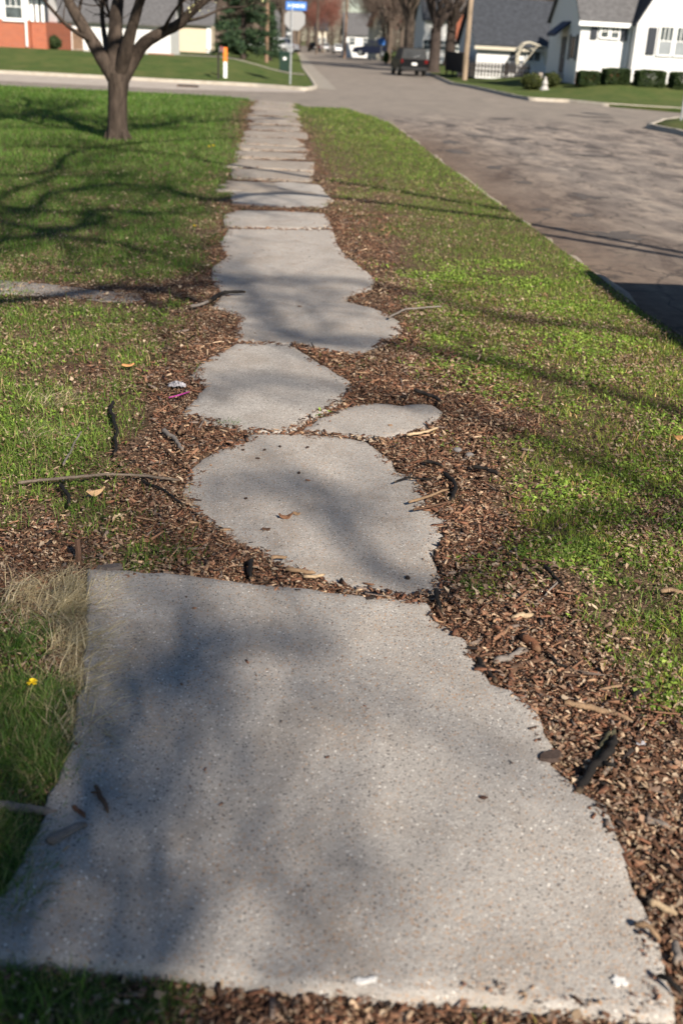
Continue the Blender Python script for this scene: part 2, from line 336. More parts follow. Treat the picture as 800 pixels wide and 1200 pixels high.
slabs.append((P((352,506),(372,491),(392,481),(412,475),(440,472),(470,475),(490,473),(508,474),(519,482),(510,495),(496,501),(475,508),(452,514),(430,514),(400,511),z=.012),.012,(0,0)))
slabs.append((P((268,268),(300,268),(340,269),(390,269),(396,288),(405,299),(430,318),(439,327),(434,338),(408,347),(405,353),(440,361),(468,376),(471,388),(448,403),(425,415),(400,414),(352,404),(278,401),(275,385),(281,374),(262,362),(247,360),(262,345),(247,325),(250,312),(266,300),(258,284),z=.016),.016,(0,0)))
slabs.append((P((262,262),(262,252),(275,246),(330,247),(380,250),(386,258),(390,267),(340,267.6),(268,267),z=.014),.014,(0,0)))
slabs.append((P((272,240),(270,225),(278,214),(340,213),(374,216),(382,226),(390,234),(376,243),(330,243),(300,242),z=.01),.01,(0,0)))
y=14.15
while y<35.5:
    L=random.uniform(.9,1.5); 
    if y+L>35.8: L=35.9-y
    pts=[];j=lambda s=.10: random.uniform(-s,s)
    xl=-.60+j(.06); xr=.57+j(.09)
    pts=[(xl+j(),y+j(.03))]+[(xl+(xr-xl)*t,y+j(.05)) for t in (.2,.4,.6,.8)]+[(xr+j(),y+j(.04))]+[(xr+j(.09),y+L*t) for t in (.25,.5,.75)]
    pts+=[(xr+j(),y+L-.03)]+[(xl+(xr-xl)*t,y+L-.03+j(.05)) for t in (.8,.6,.4,.2)]+[(xl+j(),y+L-.03)]+[(xl+j(.09),y+L*t) for t in (.75,.5,.25)]
    slabs.append((pts,.012+random.uniform(-.006,.014),(random.uniform(-.008,.008),random.uniform(-.01,.01)))); y+=L+random.choice([.04,.12,.22,.32])
def inpoly(x,y,poly):
    x=np.asarray(x);y=np.asarray(y); ins=np.zeros(x.shape,bool); n=len(poly)
    for i in range(n):
        x1,y1=poly[i];x2,y2=poly[(i+1)%n]
        if y1==y2: continue
        c=((y1>y)!=(y2>y))&(x<(x2-x1)*(y-y1)/(y2-y1)+x1); ins^=c
    return ins
def roughen(poly,step,amp,seed):
    out=[];n=len(poly);k=0
    for i in range(n):
        a=np.array(poly[i]);b=np.array(poly[(i+1)%n]);L=np.linalg.norm(b-a);m=max(1,int(L/step)); d=(b-a)/(L+1e-9); nn=np.array([-d[1],d[0]])
        for q in range(m):
            p=a+(b-a)*q/m; s=(float(fbm(p[0]*1.,p[1]*1.,14,seed,3))-.5)*2*amp+ (float(vnoise(p[0],p[1],70,seed+9))-.5)*amp*.5
            out.append(p+nn*s)
    return out
slab_sh=[]
def make_slab(poly,zt,tilt,seed,name='sidewalk',mat=None):
    cen=np.mean(np.array(poly),0); near=cen[1]<9
    step=.02 if near else .08; O=np.array(roughen(poly,step,.014 if near else .03,seed)); n=len(O)
    T=np.roll(O,-1,0)-np.roll(O,1,0); T/=np.linalg.norm(T,axis=1)[:,None]+1e-9; N=np.stack([-T[:,1],T[:,0]],1)
    area=np.sum(O[:,0]*np.roll(O[:,1],-1)-np.roll(O[:,0],-1)*O[:,1])
    if area<0: N=-N
    I=O+N*.011; zt_=lambda p: zt+tilt[0]*(p[:,0]-cen[0])+tilt[1]*(p[:,1]-cen[1])
    pts=[Vector(p) for p in I]; lo=O.min(0);hi=O.max(0); g=.06 if near else .3
    gx,gy=np.meshgrid(np.arange(lo[0],hi[0],g),np.arange(lo[1],hi[1],g)); gx=gx.ravel()+rng.uniform(-.01,.01,gx.size);gy=gy.ravel()+rng.uniform(-.01,.01,gy.size)
    k=inpoly(gx,gy,[tuple(p) for p in (O+N*.02)]); pts+=[Vector((a,b)) for a,b in zip(gx[k],gy[k])]
    v2,_,f2,_,_,_=geometry.delaunay_2d_cdt(pts,[(i,(i+1)%n) for i in range(n)],[],1,1e-5)
    V2=np.array([tuple(v) for v in v2]); nn=len(V2)
    und=(fbm(V2[:,0],V2[:,1],4,seed,3)-.5)*.006
    top=np.column_stack([V2,zt_(V2)+und])
    # ring 0..n-1 of cdt output keeps input order
    o1=np.column_stack([O,zt_(O)-.007+(vnoise(O[:,0],O[:,1],40,3)-.5)*.006]); o2=np.column_stack([O,np.full(n,-.12)])
    V=np.vstack([top,o1,o2]); r=np.arange(n); q=(r+1)%n
    side=[np.column_stack([r,q,nn+q,nn+r])[:,::-1],np.column_stack([nn+r,nn+q,nn+n+q,nn+n+r])[:,::-1]]
    o=npmesh(name,V,[np.array([f for f in f2 if len(f)==3]),*side],mat or M['slab'],smooth=False)
    bm=bmesh.new(); bm.from_mesh(o.data); bmesh.ops.recalc_face_normals(bm,faces=bm.faces)
    for f in bm.faces: f.smooth=True
    bm.to_mesh(o.data); bm.free()
    tag(o,kind='structure'); return o
for i,(p,z,t) in enumerate(slabs): make_slab(p,z,t,100+i*7,mat=M['slab_far'] if i>6 else None)
pathpoly=P((-40,322),(0,327),(60,332),(110,339),(165,343),(170,352),(130,353),(60,345),(0,341),(-40,338),z=.01)
make_slab([(-6,8.0),(-6,8.75)]+pathpoly[1:8],.006,(0,0),901,'path',M['path'])
SL=[p for p,_,_ in slabs]
def inslab(x,y,shrink=0):
    m=np.zeros(np.shape(x),bool)
    for p in SL:
        a=np.array(p); lo=a.min(0);hi=a.max(0); k=(x>lo[0])&(x<hi[0])&(y>lo[1])&(y<hi[1])
        if not k.any(): continue
        b=p if not shrink else [tuple(c) for c in (a-a.mean(0))*(1-shrink/np.maximum(np.abs(a-a.mean(0)).max(0),.1))+a.mean(0)]
        kk=np.where(k)[0] if np.ndim(x) else None
        m[kk]|=inpoly(x[kk],y[kk],b)
    return m
# ---- ground, lawns, road
me_=MB(); me_.add([(-2500,-2500,-.4),(2500,-2500,-.4),(2500,2500,-.4),(-2500,2500,-.4)],[(0,1,2,3)],(1,1,0)); tag(me_.build('ground',M['soil']),kind='structure')
def sheet(name,poly,mat,hfun,spac,veg=True):
    B=[];
    n0=len(poly)
    for i in range(n0):
        a=np.array(poly[i]);b=np.array(poly[(i+1)%n0]);L=np.linalg.norm(b-a)
        m_=(a+b)/2; dd=max(np.hypot(*m_),2); st=max(.12,dd*.03); m=max(1,min(int(L/st),250))
        B+=[a+(b-a)*q/m for q in range(m)]
    B=np.array(B); n=len(B); Q=[]
    for (x0,x1,y0,y1,g) in spac:
        gx,gy=np.meshgrid(np.arange(x0,x1,g),np.arange(y0,y1,g)); gx=gx.ravel()+rng.uniform(-g,g,gx.size)*.3;gy=gy.ravel()+rng.uniform(-g,g,gy.size)*.3
        k=inpoly(gx,gy,[tuple(p) for p in B]); Q.append(np.column_stack([gx[k],gy[k]]))
    Q=np.vstack(Q) if Q else np.zeros((0,2))
    pts=[Vector(p) for p in np.vstack([B,Q])]
    v2,_,f2,_,_,_=geometry.delaunay_2d_cdt(pts,[(i,(i+1)%n) for i in range(n)],[],1,1e-5)
    V=np.array([tuple(v) for v in v2]); z=hfun(V[:,0],V[:,1])
    cv=cover_n(V[:,0],V[:,1]); far=sstep(20,40,V[:,1])
    far=np.where((V[:,1]<-2),1,far); c=np.column_stack([np.clip(cv*.55,0,1),far,0*cv])
    # skirt
    zb=np.full(n,-.3); V3=np.vstack([np.column_stack([V,z]),np.column_stack([B,zb])]); c=np.vstack([c,c[:n]]); nn=len(V); r=np.arange(n);q=(r+1)%n
    T=np.array([f for f in f2 if len(f)==3]); o=npmesh(name,V3,[T,np.column_stack([r,q,nn+q,nn+r])],mat,col=c)
    bm=bmesh.new(); bm.from_mesh(o.data); bmesh.ops.recalc_face_normals(bm,faces=bm.faces)
    for f in bm.faces: f.smooth=abs(f.normal.z)>.3
    bm.to_mesh(o.data); bm.free(); return tag(o,kind='structure')
def near_h(x,y):
    h=lawn_h(x,y); s=sstep(.95,.55,np.abs(x))*sstep(-3,0,y)*sstep(37,34,y)
    return h+.006*s+.02*sstep(1.7,.9,x)*sstep(.55,.7,x)*sstep(1.3,1.7,y)*sstep(3.9,3.3,y)
def sunk_h(x,y): return near_h(x,y)-.04*inslab(np.asarray(x),np.asarray(y),.02)
sheet('lawn',SW,M['soil'],sunk_h,[(-2.6,2.9,1.2,8,.045),(-4,2.9,8,14,.1),(-12,2.9,14,40,.35),(-4,2.9,-3,1.2,.2),(-30,-12,0,45,1.5),(-12,-4,-3,14,.6)])
sheet('lawn',NW,M['soil'],lawn_h,[(-40,2,47,90,.9),(-60,4,90,200,3)])
sheet('lawn',NE,M['soil'],lawn_h,[(10,40,42,90,.9),(10,60,90,200,3)])
sheet('lawn',SE,M['soil'],lawn_h,[(11,30,0,40,1.)])
rd=MB(); 
rd.add([(-220,-30,-.11),(220,-30,-.11),(220,420,-.11),(-220,420,-.11)],[(0,1,2,3)]); tag(rd.build('road',M['asphalt']),kind='structure')
gt=P((-60,80),(0,82.5),(100,87.5),(200,93),(300,98),(356,102.5),(358,105),(300,104),(200,101),(100,96),(0,91),(-60,88.5))
mb=MB(); mb.add([(a,b,-.105) for a,b in gt],[tuple(range(len(gt)))]); tag(mb.build('gutter',M['gutter']),kind='structure')
gt2=[(1.75,50.3),(1.85,62),(1.95,85),(2.6,130),(3.2,180),(4.0,180),(3.5,130),(2.9,85),(2.75,62),(2.65,50)]
mb=MB(); mb.add([(a,b,-.105) for a,b in gt2],[tuple(range(len(gt2)))]); tag(mb.build('gutter',M['gutter_far']),kind='structure')
def kerb(poly,wd,zt,name='kerb',mat=None,amp=.01,miss=0):
    pts=[]
    for a,b in zip(poly[:-1],poly[1:]):
        a=np.array(a);b=np.array(b);m=max(1,int(np.linalg.norm(b-a)/.25)); pts+=[a+(b-a)*q/m for q in range(m)]
    pts.append(np.array(poly[-1])); O=np.array(pts); T=np.gradient(O,axis=0); T/=np.linalg.norm(T,axis=1)[:,None]; N=np.stack([-T[:,1],T[:,0]],1)
    n=len(O); jit=(fbm(O[:,0],O[:,1],1.7,77,3)-.5)*amp*2; brk=miss*sstep(.5,.42,fbm(O[:,0],O[:,1],.9,31,3))*.055
    A=np.column_stack([O+N*(-wd/2+jit[:,None]),np.full(n,-.2)]);Bt=np.column_stack([O+N*(-wd/2+jit[:,None]+.015),zt+jit-brk]);Ct=np.column_stack([O+N*(wd/2-.015),zt+jit-brk*.6]);D=np.column_stack([O+N*wd/2,np.full(n,-.2)])
    V=np.vstack([A,Bt,Ct,D]); r=np.arange(n-1); Fs=[np.column_stack([r+k*n,r+1+k*n,r+1+(k+1)*n,r+(k+1)*n]) for k in range(3)]
    o=npmesh(name,V,Fs+[np.array([[0,n,2*n,3*n],[n-1,2*n-1,3*n-1,4*n-1]])],mat or M['kerb']); bm=bmesh.new(); bm.from_mesh(o.data); bmesh.ops.recalc_face_normals(bm,faces=bm.faces); bm.to_mesh(o.data); bm.free()
    return tag(o,kind='structure')
kerb([(XK+.04,-10),(XK+.04,2),(XK+.04,7),(XK+.03,11.4),(XK-.01,15),(XK+.04,21.5),tuple(ne[-1])],.13,-.012,mat=M['edge'],amp=.035,miss=1)
kerb([tuple(p) for p in ne[-5:]],.13,-.01,mat=M['edge'],amp=.03)
kerb([(-60,NW[0][1]-3.5)]+NW[1:10],.16,.03)
kerb(NE[3:12]+[(26,42.5)],.16,.03)
kerb(SE[1:8],.16,.03,amp=.02)
# ramp slab by the street already in slabs; narrow path across the far lawn
mb=MB(); pa=[(-11,63.4),(-4,63.7),(1.6,64.1)]
for a,b in zip(pa[:-1],pa[1:]):
    for k in range(6):
        x0=a[0]+(b[0]-a[0])*k/6;x1=a[0]+(b[0]-a[0])*(k+1)/6;y0=a[1]+(b[1]-a[1])*k/6;y1=a[1]+(b[1]-a[1])*(k+1)/6
        z0=float(lawn_h(x0,y0))+.03;z1=float(lawn_h(x1,y1))+.03; mb.add([(x0,y0,z0),(x1,y1,z1),(x1,y1+1.3,z1+.01),(x0,y0+1.3,z0+.01)],[(0,1,2,3)])
tag(mb.build('path',M['kerb']),kind='structure')
# driveway apron at the far lawn corner
def blob(cx,cy,rx,ry,z,n=28,seed=0,rough=.35,rot=0):
    V=[]
    for i in range(n):
        a=2*math.pi*i/n; q=1+rough*(float(fbm(math.cos(a)*1.3+seed*3.1,math.sin(a)*1.3,1.6,seed,4))-.5)*2
        x=math.cos(a)*rx*q;y_=math.sin(a)*ry*q; V.append((cx+x*math.cos(rot)-y_*math.sin(rot),cy+x*math.sin(rot)+y_*math.cos(rot),z))
    return V
for i,(px,py,w_,h_) in enumerate([(532,167,20,5),(537,178,22,4),(606,163,16,4),(687,230,30,7),(636,246,14,4),(682,252,26,6),(722,275,52,9),(560,159,22,4),(585,139,18,3),(640,150,26,3),(690,137,34,3),(580,196,14,5),(708,142,24,3),(690,182,30,3),(612,214,18,4),(655,268,20,5)]):
    c=G(px,py,-.106); e=G(px+w_/2,py,-.106); f=G(px,py-h_/2,-.106); V=blob(c[0],c[1],max(abs(e[0]-c[0]),.06),max(abs(f[1]-c[1])*.8,.06),-.106,n=70,seed=i+3,rough=1.35,rot=random.uniform(-.5,.2))
    mb=MB(); mb.add(V,[tuple(range(len(V)))]); tag(mb.build('road_patch',M['patch']),kind='structure')
# ------------------------------------------------------------ wood mulch, leaf litter, grass
def sample(x0,x1,y0,y1,dens,acc):
    n=int((x1-x0)*(y1-y0)*dens); x=rng.uniform(x0,x1,n); y_=rng.uniform(y0,y1,n); k=rng.uniform(0,1,n)<acc(x,y_); return x[k],y_[k]
def in_lawn(x,y): return (x<XK-.02)&((y<np.interp(x,[p[0] for p in ne],[p[1]-.05 for p in ne]))|(x<-10))
def groundz(x,y): return near_h(x,y)
def boxes(name,x,y,z,L,W,T,yaw,pit,rol,col,mat,taper=.5,cat=None):
    n=len(x); base=np.array([[-.5,-.5,-.5],[.5,-.5,-.5],[.5,.5,-.5],[-.5,.5,-.5],[-.5,-.5,.5],[.5,-.5,.5],[.5,.5,.5],[-.5,.5,.5]])
    V=base[None]*np.stack([L,W,T],1)[:,None,:]
    V=V*(1+rng.uniform(-.35,.35,(n,8,3))*np.array([.5,1,1])); tp=rng.uniform(1-taper,1,(n,1)); V[:,[1,2,5,6],1]*=tp; V[:,[1,2,5,6],2]*=tp
    V[...,2]+= (V[...,0]/L[:,None])**2*4*rng.uniform(-.15,.15,(n,1))*L[:,None]
    cy,sy=np.cos(yaw),np.sin(yaw);cp,sp=np.cos(pit),np.sin(pit);cr,sr=np.cos(rol),np.sin(rol)
    Y=V[...,1]*cr[:,None]-V[...,2]*sr[:,None];Z=V[...,1]*sr[:,None]+V[...,2]*cr[:,None];X=V[...,0]
    X2=X*cp[:,None]+Z*sp[:,None];Z2=-X*sp[:,None]+Z*cp[:,None]
    X3=X2*cy[:,None]-Y*sy[:,None];Y3=X2*sy[:,None]+Y*cy[:,None]
    V=np.stack([X3+x[:,None],Y3+y[:,None],Z2+z[:,None]],2).reshape(-1,3)
    f=np.array([[3,2,1,0],[4,5,6,7],[0,1,5,4],[1,2,6,5],[2,3,7,6],[3,0,4,7]]); Fc=(f[None]+(np.arange(n)*8)[:,None,None]).reshape(-1,4)
    return npmesh(name,V,[Fc],mat,col=np.repeat(col,8,0))
def mulch_acc(x,y,k=1.):
    c=cover(x,y); m=np.clip(1.0-c*1.9-(fbm(x,y,3,44)-.5)*1.3-(fbm(x,y,11,45)-.5)*.9,.08*(c<.5),.85)*k; m=np.where(np.abs(x+.0)>2.9,m*.15,m)
    ins=inslab(x,y); band=inslab(x,y,.035)
    m=np.where(band,0,np.where(ins,m*.5*(fbm(x,y,5,91)>.52)*((x>0)|(y>3.45)),m)); m=np.where(x<-1.15,m*.35,m)
    return np.where(in_lawn(x,y),m,0)
xs,ys=[],[]
for a in ((-1.9,2.7,1.1,4.2,30000),(-2.2,2.7,4.2,7.5,16000),(-2.4,2.5,7.5,13,4200),(-1.1,1.4,13,36,700)):
    x,y_=sample(*a,mulch_acc); xs.append(x);ys.append(y_)
# debris washed over the joints and a thin sprinkle on the slabs
x,y_=sample(-.8,.95,1.7,13,170,lambda x,y: inslab(x,y)*np.clip((fbm(x,y,2.2,71)-.52)*5,0,.35)); xs.append(x);ys.append(y_); nspr=len(x)
for a in ((-.9,1.0,3.3,8,14000),(.4,1.0,1.5,3.6,9000),(-.9,.9,8,14,5000),(-.8,.8,14,36,1500)):
    x,y_=sample(*a,lambda x,y: (inslab(x,y)&~inslab(x,y,.075))*(fbm(x,y,4.5,191)>.45)*(.15+.7*(fbm(x,y,14,33)>.5))); xs.append(x);ys.append(y_); nspr+=len(x)
x=np.concatenate(xs);y_=np.concatenate(ys); n=len(x)
sz=np.where(rng.uniform(0,1,n)<.72,rng.lognormal(-5.0,.45,n),rng.lognormal(-4.15,.6,n))*(1+y_*.05); sz=np.clip(sz,.0025,.085); sz[-nspr:]*=.45
W=sz*rng.uniform(.08,.42,n); W=np.where(sz<.012,sz*rng.uniform(.25,.8,n),W); W=np.clip(W,.0014,.012); kf=(rng.uniform(0,1,n)<.006)&(sz>.006); kf[-nspr:]=False; sz=np.where(kf,rng.uniform(.04,.12,n),sz); W=np.where(kf,rng.uniform(.0018,.004,n),W); T=np.clip(W*rng.uniform(.25,.7,n),.001,.006)
pal=np.array([(.062,.034,.022),(.11,.058,.035),(.19,.088,.052),(.28,.15,.09),(.36,.23,.14),(.50,.36,.24),(.022,.016,.014),(.22,.17,.14)])
ci=rng.choice(8,n,p=[.12,.19,.23,.18,.10,.05,.06,.07]); col=pal[ci]*rng.uniform(.7,1.3,(n,1))
isl=inslab(x,y_); zz=np.where(isl,.03,groundz(x,y_)+rng.uniform(.001,.017,n))
for (p,zt,tl) in slabs[:7]:
    a=np.array(p); k=(x>a[:,0].min())&(x<a[:,0].max())&(y_>a[:,1].min())&(y_<a[:,1].max()); kk=np.where(k)[0]; kk=kk[inpoly(x[kk],y_[kk],p)]; zz[kk]=zt+T[kk]*.5+rng.uniform(0,.004,len(kk))
flat=isl*1.; pit=rng.normal(0,.28,n)*(1-flat*.7)
o=boxes('wood_mulch',x,y_,zz,sz,W,T,rng.uniform(0,6.28,n),pit,rng.normal(0,.5,n)*(1-flat*.7),col,M['chip']); tag(o,kind='stuff'); print('chips',n)
# leaf litter (curled dry flakes)
def lit_acc(x,y):
    c=cover(x,y); left=(x<-.7)*1.; d=np.clip((fbm(x,y,2.6,88)-.40)*3.2,.22,1)*(1.*left+.9*(1-left))*(1-.5*sstep(.75,1,c))
    return np.where(in_lawn(x,y)&~inslab(x,y),d,0)
xs,ys=[],[]
for a in ((-2.4,2.85,1.0,5,12000),(-3.2,2.85,5,9,6500),(-4,2.85,9,16,1900),(-6,2.85,16,30,90)):
    x,y_=sample(*a,lit_acc); xs.append(x);ys.append(y_)
x=np.concatenate(xs);y_=np.concatenate(ys);n=len(x)
s=np.clip(rng.lognormal(-5.3,.45,n),.002,.012)*(1+.05*y_); ang=rng.uniform(0,6.28,n); asp=rng.uniform(.2,.9,n)
u=np.array([[-1,0],[-.3,.8],[.5,.7],[1,0],[.4,-.75],[-.4,-.6]]); U=u[None]*s[:,None,None]*(1+rng.uniform(-.55,.55,(n,6,2))); U[...,1]*=asp[:,None]
Zc=rng.uniform(-.5,.9,(n,1))*np.abs(U[...,1])+rng.uniform(-.6,.6,(n,1))*U[...,0]+rng.uniform(-.12,.12,(n,6))*s[:,None]
X=U[...,0]*np.cos(ang)[:,None]-U[...,1]*np.sin(ang)[:,None];Y=U[...,0]*np.sin(ang)[:,None]+U[...,1]*np.cos(ang)[:,None]
V=np.stack([X+x[:,None],Y+y_[:,None],Zc+(groundz(x,y_)+.012+rng.uniform(0,.02,n))[:,None]],2)
pl=np.array([(.28,.18,.12),(.20,.11,.07),(.36,.26,.17),(.13,.07,.042),(.22,.15,.11),(.44,.34,.24)]); col=pl[rng.integers(0,6,n)]*rng.uniform(.7,1.25,(n,1))
Fc=(np.array([[0,1,2,3],[0,3,4,5]])[None]+(np.arange(n)*6)[:,None,None]).reshape(-1,4)
tag(npmesh('leaf_litter',V.reshape(-1,3),[Fc],M['litter'],col=np.repeat(col,6,0)),kind='stuff'); print('litter',n)
# grass blades
def blades(name,x,y,h,w_,lean,col,mat,zbase=None,yaw=None,two=True):
    n=len(x); yaw=rng.uniform(0,6.28,n) if yaw is None else yaw; z0=(groundz(x,y) if zbase is None else zbase)-.004
    dx,dy=np.cos(yaw),np.sin(yaw); px_,py_=-dy,dx; tw=rng.uniform(-.9,.9,n); px_,py_=px_*np.cos(tw)-py_*np.sin(tw),px_*np.sin(tw)+py_*np.cos(tw)
    def ring(t,wf):
        off=lean*h*t**1.8; hz=h*(t-.35*np.minimum(lean,1.8)*t**2*.9); hz=np.maximum(hz,.1*h*t)
        cx=x+dx*off;cy=y+dy*off;cz=z0+hz; ww=w_*wf*.5
        return np.stack([cx-px_*ww,cy-py_*ww,cz],1),np.stack([cx+px_*ww,cy+py_*ww,cz],1)
    a,b=ring(0,1.);
    if two:
        c,d=ring(.5,.85); e,_=ring(1.,0.); V=np.stack([a,b,c,d,e],1); k=5; q=np.array([[0,1,3,2]]);t=np.array([[2,3,4]])
        sh=np.array([.62,.62,.95,.95,1.15])
    else:
        e,_=ring(1.,0.); V=np.stack([a,b,e],1); k=3; q=None;t=np.array([[0,1,2]]); sh=np.array([.8,.8,1.15])
    ids=(np.arange(n)*k)[:,None,None]; Fs=[(t[None]+ids).reshape(-1,3)]
    if q is not None: Fs.append((q[None]+ids).reshape(-1,4))
    c3=(col[:,None,:]*(sh*.0+1)[None,:,None]).reshape(-1,3)
    return tag(npmesh(name,V.reshape(-1,3),Fs,mat,col=c3),kind='stuff')
gp=np.array([(.085,.145,.022),(.11,.175,.028),(.06,.115,.018),(.15,.20,.035),(.17,.18,.05),(.36,.28,.14)])
def gcol(x,y,dry=.05):
    n=len(x); p=np.array([.25,.27,.2,.18,.07,dry]); p/=p.sum(); c=gp[rng.choice(6,n,p=p)]
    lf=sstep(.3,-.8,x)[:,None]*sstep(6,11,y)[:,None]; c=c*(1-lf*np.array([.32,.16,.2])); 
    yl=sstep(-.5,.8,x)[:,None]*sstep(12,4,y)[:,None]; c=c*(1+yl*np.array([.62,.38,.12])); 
    pt=fbm(x,y,1.3,55)[:,None]; c=c*(.9+.75*pt)
    return c*rng.uniform(.75,1.25,(n,1))
def gacc(x,y): return np.where(in_lawn(x,y)&~inslab(x,y,.03),cover_n(x,y)**1.1,0)
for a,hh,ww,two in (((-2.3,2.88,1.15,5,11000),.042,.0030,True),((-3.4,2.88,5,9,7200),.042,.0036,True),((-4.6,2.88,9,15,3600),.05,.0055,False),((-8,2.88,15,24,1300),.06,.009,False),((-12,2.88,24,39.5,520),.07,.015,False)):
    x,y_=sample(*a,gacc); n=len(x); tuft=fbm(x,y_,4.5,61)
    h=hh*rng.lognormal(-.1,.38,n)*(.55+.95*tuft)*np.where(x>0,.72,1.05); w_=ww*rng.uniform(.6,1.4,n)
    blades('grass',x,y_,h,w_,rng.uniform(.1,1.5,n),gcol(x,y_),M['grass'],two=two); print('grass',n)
# long tufts by the front slab's left edge and at the picture's foot
def tufts(cs,name,hh,ww,cols,spread=.05,leanr=(.3,1.3),yawc=None,yaws=3.14):
    X=[];Y=[];H=[];Wd=[];Ya=[]
    for (cx,cy,nb) in cs:
        X.append(rng.normal(cx,spread,nb));Y.append(rng.normal(cy,spread,nb));H.append(hh*rng.uniform(.45,1.2,nb));Wd.append(ww*rng.uniform(.6,1.3,nb));Ya.append(rng.uniform(0,6.28,nb) if yawc is None else rng.normal(yawc,yaws,nb))
    X=np.concatenate(X);Y=np.concatenate(Y);H=np.concatenate(H);n=len(X); k=np.ones(n,bool)
    c=np.array(cols)[rng.integers(0,len(cols),n)]*rng.uniform(.75,1.25,(n,1))
    return blades(name,X,Y,H,np.concatenate(Wd),rng.uniform(*leanr,n),c,M['grass'],yaw=np.concatenate(Ya))
green=[(.07,.14,.022),(.10,.19,.03),(.05,.11,.018),(.14,.21,.05),(.30,.26,.13)]
cs=[(*G(random.uniform(-30,78),random.uniform(815,935))[:2],110) for _ in range(56)]+[(*G(random.uniform(-40,25),random.uniform(960,1080))[:2],110) for _ in range(34)]
cs+=[(*G(random.uniform(5,55),random.uniform(740,800))[:2],60) for _ in range(8)]
tufts([(*G(random.uniform(-20,215),random.uniform(1150,1215))[:2],60) for _ in range(40)],'grass',.04,.003,green,.03)
tufts(cs,'grass',.085,.0034,green,.035)
cs=[(*G(random.uniform(62,112),random.uniform(695,770))[:2],80) for _ in range(22)]+[(*G(random.uniform(70,104),random.uniform(770,900))[:2],55) for _ in range(22)]+[(*G(random.uniform(0,75),random.uniform(690,735))[:2],30) for _ in range(14)]+[(*G(random.uniform(20,90),random.uniform(455,520))[:2],25) for _ in range(8)]
tufts(cs,'dry_grass',.105,.0028,[(.60,.50,.32),(.50,.41,.25),(.70,.60,.42),(.36,.28,.16)],.03,(.8,2.2),0.15,1.0)
cs=[(*G(random.uniform(88,101),random.uniform(690,860))[:2],9) for _ in range(24)]
tufts(cs,'dry_grass',.075,.0026,[(.62,.52,.34),(.52,.43,.27),(.20,.22,.07)],.012,(.9,1.7),0.0,.55)
cs=[(*G(a,b)[:2],60) for a,b in [(205,655),(190,660),(225,660),(540,690),(560,695),(590,700),(270,497),(262,500),(280,502),(425,430),(395,432),(110,20+640),(530,585+0)]]
tufts(cs,'grass',.035,.003,green[:4],.03)
cs=[]
while len(cs)<150:
    px_=random.uniform(-20,820); py_=random.uniform(300,860); g_=G(px_,py_)
    if cover(g_[0],g_[1])>.45 and g_[0]<2.8 and not inslab(np.array([g_[0]]),np.array([g_[1]]))[0]: cs.append((g_[0],g_[1],random.randint(14,45)))
tufts(cs,'grass',.065,.0034,[(.12,.20,.03),(.16,.24,.04),(.09,.16,.025),(.22,.26,.07)],.028)
# broad-leaved weeds: small leaves on short stems
def weeds(areas,acc,smin,smax,hmax):
    xs,ys=[],[]
    for a in areas:
        x,y=sample(*a,acc); xs.append(x);ys.append(y)
    x=np.concatenate(xs);y=np.concatenate(ys);n=len(x); s=rng.uniform(smin,smax,n)*(1+.03*y); a=rng.uniform(0,6.28,n); z=groundz(x,y)+rng.uniform(.006,hmax,n)
    u=np.array([[-1,0,0],[-.2,.48,.12],[1,0,.05],[-.2,-.48,.12]]); ti=rng.normal(0,.45,n); ro=rng.normal(0,.4,n)
    U=np.repeat(u[None],n,0)*s[:,None,None]; Z=U[...,2]+U[...,0]*np.sin(ti)[:,None]+U[...,1]*np.sin(ro)[:,None]
    X=U[...,0]*np.cos(a)[:,None]-U[...,1]*np.sin(a)[:,None];Y=U[...,0]*np.sin(a)[:,None]+U[...,1]*np.cos(a)[:,None]
    V=np.stack([X+x[:,None],Y+y[:,None],Z+z[:,None]],2).reshape(-1,3); Fc=(np.array([[0,1,2],[0,2,3]])[None]+(np.arange(n)*4)[:,None,None]).reshape(-1,3)
    c=np.array([(.13,.20,.03),(.17,.25,.04),(.09,.15,.025),(.21,.27,.06)])[rng.integers(0,4,n)]*rng.uniform(.75,1.25,(n,1))*(1.05+.8*fbm(x,y,1.4,5)[:,None])
    tag(npmesh('ground_cover_weeds',V,[Fc],M['grass'],col=np.repeat(c,4,0)),kind='stuff'); print('weeds',n)
weeds([(-.2,2.85,1.5,5.5,9000),(-.2,2.85,5.5,10,4500),(-2,-.5,2.5,8.5,2500)],lambda x,y: gacc(x,y)*np.clip((fbm(x,y,3.2,13)-.36)*4,0,1),.006,.0125,.026)
